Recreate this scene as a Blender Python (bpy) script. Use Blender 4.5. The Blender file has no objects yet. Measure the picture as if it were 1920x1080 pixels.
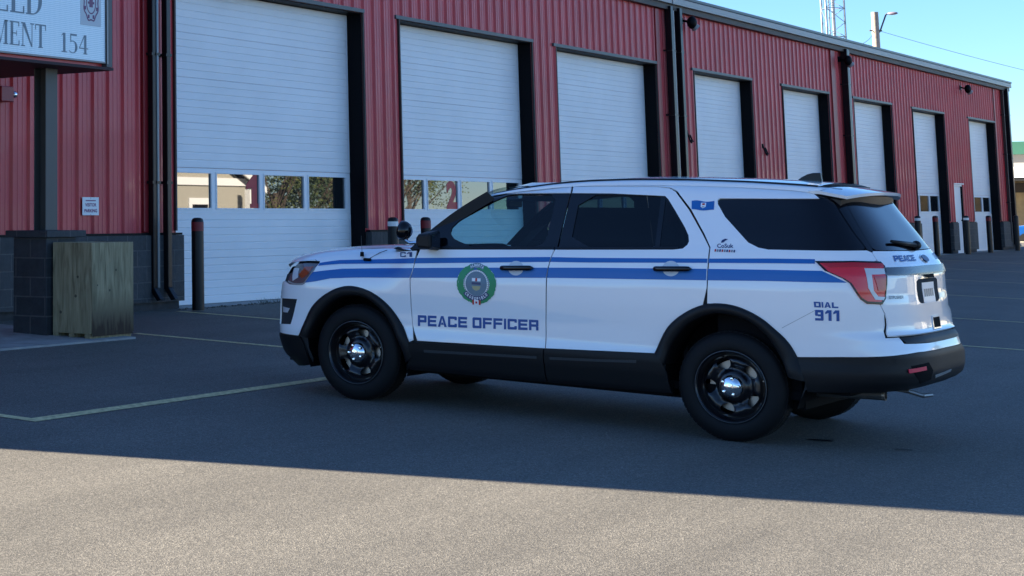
import bpy, bmesh, math, random
from mathutils import Vector, Matrix
from mathutils.geometry import delaunay_2d_cdt
random.seed(7)
R=math.radians
sc=bpy.context.scene; COL=sc.collection
# ---------------- camera, sky, sun, exposure ----------------
cd=bpy.data.cameras.new('camera'); cam=bpy.data.objects.new('camera',cd); COL.objects.link(cam)
cd.sensor_fit='HORIZONTAL'; cd.sensor_width=36; cd.lens=3310.692*36/1920
cd.shift_x=(960-162.013)/1920; cd.shift_y=-(540+11.266)/1920
cd.clip_start=.1; cd.clip_end=3000
_r=Vector((0.62700149,-0.77901566,-0.00193133)); _u=Vector((-0.09642564,-0.08006915,0.99211442)); _f=Vector((0.77302731,0.62187099,0.12532056))
cam.matrix_world=Matrix(((_r.x,_u.x,-_f.x,-18.87234),(_r.y,_u.y,-_f.y,-13.69455),(_r.z,_u.z,-_f.z,1.1785),(0,0,0,1)))
sc.camera=cam
SUN_EL=R(21.5); SUN_D=Vector((-.405,.914,0)).normalized()   # towards the sun
W_=bpy.data.worlds.new('World'); sc.world=W_; W_.use_nodes=True
nt=W_.node_tree; nt.nodes.clear()
sky=nt.nodes.new('ShaderNodeTexSky'); sky.sky_type='NISHITA'; sky.sun_disc=False
sky.sun_elevation=SUN_EL; sky.sun_rotation=math.atan2(SUN_D.x,SUN_D.y)
sky.altitude=1100; sky.air_density=1.0; sky.dust_density=0; sky.ozone_density=7
bg=nt.nodes.new('ShaderNodeBackground'); bg.inputs['Strength'].default_value=.05
wo=nt.nodes.new('ShaderNodeOutputWorld')
nt.links.new(sky.outputs[0],bg.inputs[0]); nt.links.new(bg.outputs[0],wo.inputs[0])
sd=bpy.data.lights.new('sun','SUN'); sd.energy=5; sd.angle=R(.5); sd.color=(1,.88,.70)
so=bpy.data.objects.new('sun',sd); COL.objects.link(so)
sv=Vector((SUN_D.x*math.cos(SUN_EL),SUN_D.y*math.cos(SUN_EL),math.sin(SUN_EL)))
so.rotation_euler=sv.to_track_quat('Z','Y').to_euler(); so.location=(-20,30,20)
sc.view_settings.view_transform='Standard'; sc.view_settings.look='None'; sc.view_settings.gamma=1
sc.view_settings.exposure=2.48

# ---------------- helpers ----------------
TAU=.0335412
def tag(o,label=None,cat=None,group=None,kind=None):
    if label: o['label']=label
    if cat: o['category']=cat
    if group: o['group']=group
    if kind: o['kind']=kind
    return o
def empty(name,loc=(0,0,0),rot=(0,0,0)):
    o=bpy.data.objects.new(name,None); o.location=loc; o.rotation_euler=rot; o.empty_display_size=.3; COL.objects.link(o); return o
class MB:
    def __init__(s): s.v=[]; s.f=[]; s.m=[]; s.n=None
    def add(s,vs,fs,m=0):
        b=len(s.v); s.v+= [tuple(x) for x in vs]
        for f in fs: s.f.append(tuple(b+i for i in f)); s.m.append(m)
        return s
    def box(s,x0,x1,y0,y1,z0,z1,m=0):
        if x0>x1:x0,x1=x1,x0
        if y0>y1:y0,y1=y1,y0
        if z0>z1:z0,z1=z1,z0
        v=[(x0,y0,z0),(x1,y0,z0),(x1,y1,z0),(x0,y1,z0),(x0,y0,z1),(x1,y0,z1),(x1,y1,z1),(x0,y1,z1)]
        return s.add(v,[(0,3,2,1),(4,5,6,7),(0,1,5,4),(1,2,6,5),(2,3,7,6),(3,0,4,7)],m)
    def tube(s,p,q,r0,r1=None,n=12,m=0,cap=True):
        r1=r0 if r1 is None else r1
        p=Vector(p);q=Vector(q);d=(q-p).normalized();a=d.orthogonal().normalized();b=d.cross(a)
        v=[]
        for c,r in((p,r0),(q,r1)):
            for i in range(n):
                t=2*math.pi*i/n; v.append(c+(a*math.cos(t)+b*math.sin(t))*r)
        f=[(i,(i+1)%n,n+(i+1)%n,n+i) for i in range(n)]
        if cap: f+=[tuple(range(n-1,-1,-1)),tuple(range(n,2*n))]
        return s.add(v,f,m)
    def path(s,pts,r,n=8,m=0):
        for a,b in zip(pts,pts[1:]): s.tube(a,b,r,r,n,m)
        return s
    def lathe(s,prof,M=None,n=48,m=0,close=False):
        # prof: (r,h) about local Z
        v=[];f=[];k=len(prof)
        for i in range(n):
            t=2*math.pi*i/n
            for r,h in prof:
                p=Vector((r*math.cos(t),r*math.sin(t),h)); v.append(M@p if M else p)
        for i in range(n):
            j=(i+1)%n
            for a in range(k-1): f.append((i*k+a,j*k+a,j*k+a+1,i*k+a+1))
        return s.add(v,f,m)
    def grid(s,P,m=0,flip=False):
        h=len(P);w=len(P[0]);v=[p for r in P for p in r];f=[]
        for i in range(h-1):
            for j in range(w-1):
                q=(i*w+j,i*w+j+1,(i+1)*w+j+1,(i+1)*w+j)
                f.append(q[::-1] if flip else q)
        return s.add(v,f,m)
    def ico(s,c,r,sub=2,m=0,sc=(1,1,1),jit=0):
        bm=bmesh.new(); bmesh.ops.create_icosphere(bm,subdivisions=sub,radius=1)
        v=[]
        for q in bm.verts:
            k=1+random.uniform(-jit,jit)
            v.append((c[0]+q.co.x*r*sc[0]*k,c[1]+q.co.y*r*sc[1]*k,c[2]+q.co.z*r*sc[2]*k))
        f=[tuple(x.index for x in g.verts) for g in bm.faces]; bm.free()
        return s.add(v,f,m)
    def each(s,name,m,parent=None,xf=None,**k):
        """one object per box in the collection (every add() of 8 verts)"""
        out=[]
        for i in range(0,len(s.v),8):
            b=MB(); b.v=s.v[i:i+8]; b.f=[(0,3,2,1),(4,5,6,7),(0,1,5,4),(1,2,6,5),(2,3,7,6),(3,0,4,7)]; b.m=[0]*6; out.append(b.build(name,m,parent,xf=xf,**k))
        return out
    def build(s,name,mats,parent=None,smooth=False,xf=None,bevel=0,auto=None,normals=None):
        me=bpy.data.meshes.new(name); vs=s.v
        if xf: vs=[xf(v) for v in vs]
        me.from_pydata([tuple(v) for v in vs],[],s.f)
        if not isinstance(mats,(list,tuple)): mats=[mats]
        for m in mats: me.materials.append(m)
        me.polygons.foreach_set('material_index',s.m)
        if smooth or auto: me.polygons.foreach_set('use_smooth',[True]*len(s.f))
        me.update()
        if normals: me.normals_split_custom_set_from_vertices([tuple(n) for n in normals])
        o=bpy.data.objects.new(name,me); COL.objects.link(o)
        if parent: o.parent=parent
        if auto and not normals: 
            me.set_sharp_from_angle(angle=R(auto))
        if bevel:
            b=o.modifiers.new('b','BEVEL'); b.width=bevel; b.segments=2; b.limit_method='ANGLE'; b.angle_limit=R(40)
        return o
def children(o): return [c for c in bpy.data.objects if c.parent==o]
def copy_tree(o,parent=None):
    c=o.copy(); COL.objects.link(c); c.parent=parent
    for ch in children(o): copy_tree(ch,c)
    return c

# ---------------- materials ----------------
MATS={}
def mat(name,col=(.5,.5,.5),rough=.5,metal=0,spec=None,coat=0,noise=None,bump=None,trans=None,emit=None):
    """noise=(scale,amount[,col2]) ; bump=(scale,strength,dist)"""
    m=bpy.data.materials.new(name); m.use_nodes=True; n=m.node_tree; b=n.nodes['Principled BSDF']
    b.inputs['Base Color'].default_value=(*col,1); b.inputs['Roughness'].default_value=rough; b.inputs['Metallic'].default_value=metal
    if spec is not None: b.inputs['Specular IOR Level'].default_value=spec
    if coat: b.inputs['Coat Weight'].default_value=coat; b.inputs['Coat Roughness'].default_value=.03
    if noise or bump:
        tc=n.nodes.new('ShaderNodeTexCoord')
    if noise:
        t=n.nodes.new('ShaderNodeTexNoise'); t.inputs['Scale'].default_value=noise[0]; t.inputs['Detail'].default_value=6
        n.links.new(tc.outputs['Object'],t.inputs['Vector'])
        r=n.nodes.new('ShaderNodeValToRGB'); c2=noise[2] if len(noise)>2 else tuple(max(0,c*(1-noise[1])) for c in col)
        c1=tuple(min(1,c*(1+noise[1]*.6)) for c in col) if len(noise)<=2 else col
        r.color_ramp.elements[0].color=(*c2,1); r.color_ramp.elements[1].color=(*c1,1)
        r.color_ramp.elements[0].position=.3; r.color_ramp.elements[1].position=.7
        n.links.new(t.outputs[0],r.inputs[0]); n.links.new(r.outputs[0],b.inputs['Base Color'])
    if bump:
        t2=n.nodes.new('ShaderNodeTexNoise'); t2.inputs['Scale'].default_value=bump[0]; t2.inputs['Detail'].default_value=5
        n.links.new(tc.outputs['Object'],t2.inputs['Vector'])
        bp=n.nodes.new('ShaderNodeBump'); bp.inputs['Strength'].default_value=bump[1]; bp.inputs['Distance'].default_value=bump[2]
        n.links.new(t2.outputs[0],bp.inputs['Height']); n.links.new(bp.outputs[0],b.inputs['Normal'])
    MATS[name]=m; return m
def glass(name,tint,gloss=1.0,rough=.01,ior=1.5,refl=(1,1,1)):
    m=bpy.data.materials.new(name); m.use_nodes=True; n=m.node_tree; n.nodes.clear()
    o=n.nodes.new('ShaderNodeOutputMaterial'); mx=n.nodes.new('ShaderNodeMixShader'); t=n.nodes.new('ShaderNodeBsdfTransparent'); g=n.nodes.new('ShaderNodeBsdfGlossy')
    fr=n.nodes.new('ShaderNodeFresnel'); fr.inputs['IOR'].default_value=ior
    t.inputs[0].default_value=(*tint,1); g.inputs['Roughness'].default_value=rough; g.inputs[0].default_value=(*refl,1)
    n.links.new(fr.outputs[0],mx.inputs[0]); n.links.new(t.outputs[0],mx.inputs[1]); n.links.new(g.outputs[0],mx.inputs[2]); n.links.new(mx.outputs[0],o.inputs[0])
    MATS[name]=m; return m
def asphalt():
    m=bpy.data.materials.new('asphalt'); m.use_nodes=True; n=m.node_tree; b=n.nodes['Principled BSDF']
    tc=n.nodes.new('ShaderNodeTexCoord')
    def noise(s,d=4):
        t=n.nodes.new('ShaderNodeTexNoise'); t.inputs['Scale'].default_value=s; t.inputs['Detail'].default_value=d; t.inputs['Roughness'].default_value=.6
        n.links.new(tc.outputs['Object'],t.inputs['Vector']); return t
    vo=n.nodes.new('ShaderNodeTexVoronoi'); vo.inputs['Scale'].default_value=150; n.links.new(tc.outputs['Object'],vo.inputs['Vector'])
    r1=n.nodes.new('ShaderNodeValToRGB'); r1.color_ramp.elements[0].color=(.060,.056,.047,1); r1.color_ramp.elements[1].color=(.23,.21,.175,1)
    r1.color_ramp.elements[0].position=.15; r1.color_ramp.elements[1].position=.95
    e=r1.color_ramp.elements.new(.6); e.color=(.116,.108,.090,1)
    n.links.new(vo.outputs['Color'],r1.inputs[0])
    n2=noise(.55,6); r2=n.nodes.new('ShaderNodeMapRange'); r2.inputs['From Min'].default_value=.3; r2.inputs['From Max'].default_value=.7; r2.inputs['To Min'].default_value=.84; r2.inputs['To Max'].default_value=1.16
    n.links.new(n2.outputs[0],r2.inputs[0])
    n3=noise(45,4); r3=n.nodes.new('ShaderNodeMapRange'); r3.inputs['From Min'].default_value=.3; r3.inputs['From Max'].default_value=.7; r3.inputs['To Min'].default_value=.76; r3.inputs['To Max'].default_value=1.26
    n.links.new(n3.outputs[0],r3.inputs[0])
    mp=n.nodes.new('ShaderNodeMapping'); mp.inputs['Scale'].default_value=(.16,1.5,1); mp.inputs['Rotation'].default_value=(0,0,R(12)); n.links.new(tc.outputs['Object'],mp.inputs[0])
    n5=noise(1.3,5); n.links.new(mp.outputs[0],n5.inputs['Vector']); r5=n.nodes.new('ShaderNodeMapRange'); r5.inputs['From Min'].default_value=.3; r5.inputs['From Max'].default_value=.7; r5.inputs['To Min'].default_value=.86; r5.inputs['To Max'].default_value=1.13; n.links.new(n5.outputs[0],r5.inputs[0])
    m5=n.nodes.new('ShaderNodeMath'); m5.operation='MULTIPLY'; n.links.new(r2.outputs[0],m5.inputs[0]); n.links.new(r5.outputs[0],m5.inputs[1])
    mu=n.nodes.new('ShaderNodeMath'); mu.operation='MULTIPLY'; n.links.new(m5.outputs[0],mu.inputs[0]); n.links.new(r3.outputs[0],mu.inputs[1])
    mx=n.nodes.new('ShaderNodeVectorMath'); mx.operation='SCALE'; n.links.new(r1.outputs[0],mx.inputs[0]); n.links.new(mu.outputs[0],mx.inputs['Scale'])
    n.links.new(mx.outputs[0],b.inputs['Base Color'])
    b.inputs['Roughness'].default_value=.78; b.inputs['Specular IOR Level'].default_value=.6
    bp=n.nodes.new('ShaderNodeBump'); bp.inputs['Strength'].default_value=.5; bp.inputs['Distance'].default_value=.004
    n4=noise(300,2); ad=n.nodes.new('ShaderNodeMath'); ad.operation='ADD'; n.links.new(vo.outputs['Distance'],ad.inputs[0]); n.links.new(n4.outputs[0],ad.inputs[1])
    n.links.new(ad.outputs[0],bp.inputs['Height']); n.links.new(bp.outputs[0],b.inputs['Normal'])
    return m
def block_mat():
    m=bpy.data.materials.new('charcoal_block'); m.use_nodes=True; n=m.node_tree; b=n.nodes['Principled BSDF']
    tc=n.nodes.new('ShaderNodeTexCoord'); sp=n.nodes.new('ShaderNodeSeparateXYZ'); cb=n.nodes.new('ShaderNodeCombineXYZ')
    n.links.new(tc.outputs['Object'],sp.inputs[0])
    ad=n.nodes.new('ShaderNodeMath'); ad.operation='SUBTRACT'; n.links.new(sp.outputs[0],ad.inputs[0]); n.links.new(sp.outputs[1],ad.inputs[1])
    n.links.new(ad.outputs[0],cb.inputs[0]); n.links.new(sp.outputs[2],cb.inputs[1])
    mp=n.nodes.new('ShaderNodeMapping'); mp.inputs['Location'].default_value=(.06,.045,0); n.links.new(cb.outputs[0],mp.inputs[0])
    br=n.nodes.new('ShaderNodeTexBrick'); br.inputs['Scale'].default_value=1; br.inputs['Brick Width'].default_value=.4; br.inputs['Row Height'].default_value=.2
    br.inputs['Mortar Size'].default_value=.007; br.inputs['Color1'].default_value=(.026,.029,.032,1); br.inputs['Color2'].default_value=(.04,.043,.047,1); br.inputs['Mortar'].default_value=(.085,.083,.08,1)
    n.links.new(mp.outputs[0],br.inputs['Vector'])
    no=n.nodes.new('ShaderNodeTexNoise'); no.inputs['Scale'].default_value=14; no.inputs['Detail'].default_value=7; n.links.new(tc.outputs['Object'],no.inputs['Vector'])
    r=n.nodes.new('ShaderNodeMapRange'); r.inputs['To Min'].default_value=.55; r.inputs['To Max'].default_value=1.5; n.links.new(no.outputs[0],r.inputs[0])
    sca=n.nodes.new('ShaderNodeVectorMath'); sca.operation='SCALE'; n.links.new(br.outputs[0],sca.inputs[0]); n.links.new(r.outputs[0],sca.inputs['Scale'])
    n.links.new(sca.outputs[0],b.inputs['Base Color']); b.inputs['Roughness'].default_value=.7
    bp=n.nodes.new('ShaderNodeBump'); bp.inputs['Strength'].default_value=.7; bp.inputs['Distance'].default_value=.012
    s2=n.nodes.new('ShaderNodeMath'); s2.operation='SUBTRACT'; n.links.new(no.outputs[0],s2.inputs[0]); n.links.new(br.outputs['Fac'],s2.inputs[1])
    n.links.new(s2.outputs[0],bp.inputs['Height']); n.links.new(bp.outputs[0],b.inputs['Normal'])
    return m
def plywood():
    m=bpy.data.materials.new('weathered_plywood'); m.use_nodes=True; n=m.node_tree; b=n.nodes['Principled BSDF']
    tc=n.nodes.new('ShaderNodeTexCoord'); mp=n.nodes.new('ShaderNodeMapping'); mp.inputs['Scale'].default_value=(9,9,1.1); n.links.new(tc.outputs['Object'],mp.inputs[0])
    t=n.nodes.new('ShaderNodeTexNoise'); t.inputs['Scale'].default_value=2.6; t.inputs['Detail'].default_value=8; t.inputs['Distortion'].default_value=.6; n.links.new(mp.outputs[0],t.inputs['Vector'])
    r=n.nodes.new('ShaderNodeValToRGB'); r.color_ramp.elements[0].color=(.17,.135,.070,1); r.color_ramp.elements[0].position=.3; r.color_ramp.elements[1].color=(.44,.36,.21,1); r.color_ramp.elements[1].position=.72
    n.links.new(t.outputs[0],r.inputs[0])
    t3=n.nodes.new('ShaderNodeTexNoise'); t3.inputs['Scale'].default_value=5; t3.inputs['Detail'].default_value=5; n.links.new(tc.outputs['Object'],t3.inputs['Vector'])
    sp=n.nodes.new('ShaderNodeSeparateXYZ'); n.links.new(tc.outputs['Object'],sp.inputs[0])
    # damp brown stain creeping up the front board near the ground
    zz=n.nodes.new('ShaderNodeMapRange'); zz.inputs['From Min'].default_value=.02; zz.inputs['From Max'].default_value=.50; zz.inputs['To Min'].default_value=2.3; zz.inputs['To Max'].default_value=0; n.links.new(sp.outputs[2],zz.inputs[0])
    mu=n.nodes.new('ShaderNodeMath'); mu.operation='MULTIPLY'; n.links.new(zz.outputs[0],mu.inputs[0]); n.links.new(t.outputs[0],mu.inputs[1])
    yy=n.nodes.new('ShaderNodeMath'); yy.operation='LESS_THAN'; yy.inputs[1].default_value=-.265; n.links.new(sp.outputs[1],yy.inputs[0])
    m2=n.nodes.new('ShaderNodeMath'); m2.operation='MULTIPLY'; n.links.new(mu.outputs[0],m2.inputs[0]); n.links.new(yy.outputs[0],m2.inputs[1]); m2.use_clamp=True
    mx=n.nodes.new('ShaderNodeMix'); mx.data_type='RGBA'; n.links.new(m2.outputs[0],mx.inputs[0]); n.links.new(r.outputs[0],mx.inputs[6]); mx.inputs[7].default_value=(.045,.024,.011,1)
    # knots
    vo=n.nodes.new('ShaderNodeTexVoronoi'); vo.inputs['Scale'].default_value=5.5; n.links.new(tc.outputs['Object'],vo.inputs['Vector'])
    kn=n.nodes.new('ShaderNodeMath'); kn.operation='LESS_THAN'; kn.inputs[1].default_value=.09; n.links.new(vo.outputs['Distance'],kn.inputs[0])
    k3=n.nodes.new('ShaderNodeMath'); k3.operation='MULTIPLY'; k3.inputs[1].default_value=.75; n.links.new(kn.outputs[0],k3.inputs[0])
    mk=n.nodes.new('ShaderNodeMix'); mk.data_type='RGBA'; n.links.new(k3.outputs[0],mk.inputs[0]); n.links.new(mx.outputs[2],mk.inputs[6]); mk.inputs[7].default_value=(.03,.028,.02,1)
    n.links.new(mk.outputs[2],b.inputs['Base Color']); b.inputs['Roughness'].default_value=.85
    return m
M_ASPH=asphalt(); M_BLOCK=block_mat(); M_PLY=plywood()
M_RED=mat('red_steel_cladding',(.56,.050,.062),.44,coat=.12,noise=(1.3,.14))
M_REDTRIM=mat('red_trim',(.26,.016,.022),.4)
M_BLACK=mat('black_steel',(.002,.0025,.004),.5,spec=.12)
M_BLKTRIM=mat('black_trim',(.006,.006,.008),.35,spec=.35)
M_DGREY=mat('dark_grey_steel',(.06,.065,.07),.45)
M_GUTTER=mat('grey_gutter',(.26,.26,.255),.42)
M_CAPBLK=mat('dark_brown_soffit',(.035,.026,.022),.6)
M_DOOR=mat('white_door_steel',(.80,.81,.82),.45,noise=(.9,.06))
M_DOORFR=mat('white_door_frame',(.74,.77,.80),.4)
M_CONC=mat('pale_concrete',(.33,.32,.30),.85,noise=(5,.25),bump=(60,.3,.004))
M_FOUND=mat('dark_foundation',(.05,.05,.052),.9,noise=(8,.4))
M_LINE=mat('worn_paint',(.68,.56,.28),.8,noise=(22,.45))
M_POSTG=mat('bronze_post',(.060,.062,.060),.45)
M_MAROON=mat('maroon_strip',(.20,.03,.04),.5)
M_SOFF=mat('dark_soffit',(.03,.012,.016),.7)
M_PIPEB=mat('black_downpipe',(.003,.003,.006),.34,spec=.3)
M_PIPELIT=mat('lit_pipe_front',(.13,.17,.20),.35,metal=.3)
M_REDBAND=mat('red_band',(.20,.012,.016),.5)
M_WHITEBAND=mat('white_band',(.8,.8,.78),.5)
M_REDNUM=mat('red_number',(.45,.022,.03),.5)
M_WHITE=mat('white_sheet',(.80,.80,.80),.5)
M_WPAINT=mat('white_car_paint',(.86,.87,.88),.30,coat=1.0,spec=.5)
M_BLUE=mat('blue_vinyl',(.002,.115,.40),.35,coat=.1)
M_BLUEL=mat('blue_letters',(.003,.075,.30),.4)
M_BPLAST=mat('black_moulded_plastic',(.0055,.006,.0075),.5,spec=.28,bump=(900,.12,.0005))
M_GBLK=mat('gloss_black',(.003,.003,.005),.10,spec=.45)
M_SATIN=mat('satin_black',(.004,.004,.006),.36,spec=.35)
M_RUB=mat('tyre_rubber',(.0055,.0058,.0068),.68,spec=.25,bump=(200,.2,.001))
M_RIM=mat('black_steel_rim',(.004,.004,.006),.30,coat=.25)
M_CHROME=mat('chrome',(.82,.83,.85),.10,metal=1)
M_STEEL=mat('bare_steel',(.30,.28,.26),.38,metal=.9)
M_LENSR=mat('red_lens',(.75,.012,.025),.18,coat=.5)
M_REFL=mat('pink_red_reflector',(.70,.015,.07),.3)
M_LENSR2=mat('deep_red_lens',(.50,.008,.016),.15,coat=.4)
M_LENSC=mat('clear_lens',(.58,.60,.62),.15,coat=.5)
M_LENSD=mat('smoked_lens',(.10,.085,.09),.08,coat=1)
M_AMB=mat('amber_lens',(.30,.055,.015),.15,coat=1)
M_DARKIN=mat('dark_interior',(.004,.0045,.006),.8,spec=.1)
M_SEAT=mat('charcoal_seat',(.022,.023,.026),.85)
M_HEAD=mat('headliner',(.045,.045,.047),.9)
M_SILV=mat('satin_bar',(.10,.105,.11),.25,metal=.6)
M_GLF=glass('light_glass',(.42,.64,.66),ior=1.4); M_GLR=glass('privacy_glass',(.08,.12,.15),ior=1.38); M_GLW=glass('windscreen_glass',(.72,.86,.86),ior=1.3)
M_GREEN=mat('green_leaf_decal',(.006,.27,.10),.4); M_GOLD=mat('gold_decal',(.42,.38,.20),.4); M_NAVY=mat('navy_decal',(.012,.035,.13),.35)
M_SLATE=mat('slate_decal',(.12,.20,.26),.4); M_REDD=mat('red_decal',(.5,.02,.02),.4); M_GREYD=mat('grey_decal',(.25,.27,.29),.35)
M_WHD=mat('white_decal',(.82,.84,.86),.3)
def dwin():
    m=bpy.data.materials.new('window_glass_reflective'); m.use_nodes=True; n=m.node_tree; n.nodes.clear()
    o=n.nodes.new('ShaderNodeOutputMaterial'); mx=n.nodes.new('ShaderNodeMixShader'); d=n.nodes.new('ShaderNodeBsdfDiffuse'); g=n.nodes.new('ShaderNodeBsdfGlossy')
    lw=n.nodes.new('ShaderNodeFresnel'); lw.inputs['IOR'].default_value=2.6
    d.inputs[0].default_value=(.012,.015,.018,1); g.inputs['Roughness'].default_value=.012
    n.links.new(lw.outputs[0],mx.inputs[0]); n.links.new(d.outputs[0],mx.inputs[1]); n.links.new(g.outputs[0],mx.inputs[2]); n.links.new(mx.outputs[0],o.inputs[0]); return m
M_DWIN=dwin()
def text_mesh(body,w,h,bold=.012,space=1.0,flipx=False):
    """flat text as (verts2d, faces) scaled into a w x h box, origin bottom-left"""
    cu=bpy.data.curves.new('t','FONT'); cu.body=body; cu.size=1; cu.offset=bold; cu.space_character=space; cu.resolution_u=3; cu.fill_mode='FRONT'
    o=bpy.data.objects.new('t',cu); COL.objects.link(o)
    dg=bpy.context.evaluated_depsgraph_get(); me=bpy.data.meshes.new_from_object(o.evaluated_get(dg))
    vs=[(v.co.x,v.co.y) for v in me.vertices]; fs=[tuple(p.vertices) for p in me.polygons]
    bpy.data.objects.remove(o); bpy.data.curves.remove(cu); bpy.data.meshes.remove(me)
    x0=min(v[0] for v in vs);x1=max(v[0] for v in vs);y0=min(v[1] for v in vs);y1=max(v[1] for v in vs)
    return [((v[0]-x0)/(x1-x0)*w,(v[1]-y0)/(y1-y0)*h) for v in vs],fs
# ---------------- ground and paint ----------------
def gz(y): return TAU*y if y<0 and y>-25 else (0 if y>=0 else -25*TAU)
g=MB(); ys=[-900,-200,-60,-25,-20,-16,-14,-12,-10,-8,-6,-4,-2,0,30,120,900]; xs=[-900,-200,-60,-20,0,20,40,60,120,300,1200]
g.grid([[(x,y,gz(y)) for x in xs] for y in ys],flip=False)
o=g.build('ground',M_ASPH); tag(o,'dark grey asphalt yard in front of the fire hall','ground',kind='structure')
def sheet(name,pts,h,m,kind='structure',label=None):
    b=MB(); n=len(pts); b.add([(x,y,gz(y)+h) for x,y in pts],[tuple(range(n))])
    o=b.build(name,m); tag(o,label,None,kind=kind); return o
b=MB()
def stripe(x0,y0,x1,y1,w=.1,seg=10):
    d=Vector((x1-x0,y1-y0)).normalized(); n=Vector((-d.y,d.x))*w/2
    for i in range(seg):
        a=i/seg; c=(i+1)/seg
        P=[]
        for k,s in((a,-1),(c,-1),(c,1),(a,1)):
            x=x0+(x1-x0)*k+n.x*s; y=y0+(y1-y0)*k+n.y*s; P.append((x,y,gz(y)+.004))
        b.add(P,[(0,1,2,3)])
stripe(-9.60,-5.72,-5.1,-5.68,.13); stripe(-9.54,-5.65,-9.54,-.6,.11)
for x,y0,y1,w in [(-3.5,-2.0,-5.59,.11),(-.45,-.35,-5.59,.11),(3.22,-.4,-12,.10),(8.25,-.4,-12.5,.10),(14.75,-.4,-12.5,.10),(21.2,-.4,-12.5,.10),(27.6,-.4,-12.5,.10),(34,-.4,-12.5,.10)]:
    stripe(x,y0,x,y1,w,14)
o=b.build('painted_lines',M_LINE); tag(o,'worn pale yellow stall lines on the asphalt','road marking',kind='structure')
sheet('oil_stains',[(-6.28,-9.82),(-6.25,-9.97),(-6.18,-9.96),(-6.21,-9.82)],.003,M_BLACK)
sheet('oil_stain_small',[(-6.31,-10.38),(-6.26,-10.48),(-6.21,-10.47),(-6.24,-10.38)],.003,M_BLACK)
b=MB(); b.add([(x,y,gz(y)+h) for x,y,h in [(-16,-2.38,.02),(-4.0,-2.38,.02),(-4.0,-.02,.02),(-16,-.02,.02),(-16,-2.38,-.1),(-4.0,-2.38,-.1),(-4.0,-.02,-.1),(-16,-.02,-.1)]],[(0,1,2,3),(4,5,1,0),(5,6,2,1)])
o=b.build('pavement',M_CONC); tag(o,'pale concrete pad under the entrance canopy','pavement',kind='structure')
sheet('threshold_strip',[(-.05,-.16),(49.4,-.16),(49.4,.26),(-.05,.26)],.006,M_CONC)

# ---------------- fire hall ----------------
hall=tag(empty('fire_hall',(18,0,0)),'long red ribbed steel fire hall with eight white overhead doors','building')
HX=18.0
def he(mb,name,m,**k):
    mb.v=[(v[0]-HX,v[1],v[2]) for v in mb.v]; return mb.each(name,m,hall,**k)
def hb(mb,name,m,parent=None,**k):
    p=parent or hall
    if parent is None: mb.v=[(v[0]-HX,v[1],v[2]) for v in mb.v]
    else: mb.v=[(v[0]-HX-parent.location.x*0,v[1],v[2]) for v in mb.v]
    return mb.build(name,m,p,**k)
DOORS=[(0,4.916,4),(6.087,10.974,4),(12.026,16.935,4),(19.115,22.806,3),(25.084,28.769,3),(31.005,34.687,3),(36.957,40.634,3),(43.803,47.484,3)]
XL,XRt=-13.5,49.3; ZT=5.52; ZW=.95; DT=4.30
PR=[(0,0),(.020,.032),(.048,.032),(.068,0),(.128,0),(.136,.006),(.154,.006),(.162,0),(.214,0),(.222,.006),(.240,.006),(.248,0)]
def ribs(mb,x0,x1,z0,z1,ph=.07):
    pts=[];k=math.floor((x0-ph)/.305)
    while True:
        for a,h in PR:
            x=ph+k*.305+a
            if x0<x<x1: pts.append((x,-h))
        k+=1
        if ph+k*.305>x1: break
    pts=[(x0,0)]+pts+[(x1,0)]
    v=[(x,y,z0) for x,y in pts]+[(x,y,z1) for x,y in pts]; n=len(pts)
    mb.add(v,[(i,i+1,n+i+1,n+i) for i in range(n-1)])
w=MB()
ribs(w,XL,XRt,DT+.0,ZT)
edges=[XL]+[e for d in DOORS for e in d[:2]]+[XRt]
piers=[(edges[i],edges[i+1]) for i in range(0,len(edges),2)]
for a,c in piers:
    if a<41<c:
        ribs(w,a,41.40,ZW,DT); ribs(w,42.45,c,ZW,DT); ribs(w,41.40,42.45,2.15,DT)
    else: ribs(w,a,c,ZW,DT)
hb(w,'wall_cladding',M_RED)
w=MB(); w.box(XL,XL+.02,0.02,22,0,ZT); w.box(XRt-.02,XRt,.02,22,0,ZT); w.box(XL+.03,XRt-.03,21.96,21.99,0,ZT)
w.box(XL+.03,XRt-.03,.5,.52,.0,ZT)
he(w,'end_wall',M_RED)
# block wainscot
bl=MB(); fo=MB(); cp=MB()
for i,(a,c) in enumerate(piers):
    for (p,q) in ([(a,41.36),(42.49,c)] if a<41<c else [(a,c)]):
        p2=p+(0 if i==0 else .02); q2=q-(.0 if i==len(piers)-1 else .02)+(.07 if i==0 else 0)
        bl.box(p2,q2,-.10,.2,.10,.945); fo.box(p2+.02,q2-.04,-.04,.2,-.12,.098)
        cp.box(p2-.0,q2+.0,-.075,.1,.947,.975)
he(bl,'block_base',M_BLOCK); he(fo,'foundation',M_FOUND); he(cp,'base_flashing',M_BLACK)
# roof
rf=MB(); rf.add([(XL-.1,-.10,5.80),(XRt+.35,-.10,5.80),(XRt+.35,11,7.0),(XL-.1,11,7.0),(XL-.1,22.1,5.80),(XRt+.35,22.1,5.80)],[(0,1,2,3),(3,2,5,4),(0,3,4),(1,5,2)])
hb(rf,'roof',M_DGREY)
gu=MB(); gu.box(XL-.1,XRt+.33,-.20,-.03,5.60,5.745); 
gu.box(17.55,17.60,-.215,-.201,5.59,5.75)
hb(gu,'gutter',M_GUTTER,bevel=.012)
gu=MB(); gu.box(XL-.1,XRt+.34,-.215,-.09,5.752,5.81); hb(gu,'roof_edge',M_BLKTRIM)
gu=MB(); gu.box(XL-.1,XRt+.3,-.14,.02,5.48,5.595); hb(gu,'eave_trim',M_CAPBLK)
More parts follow.
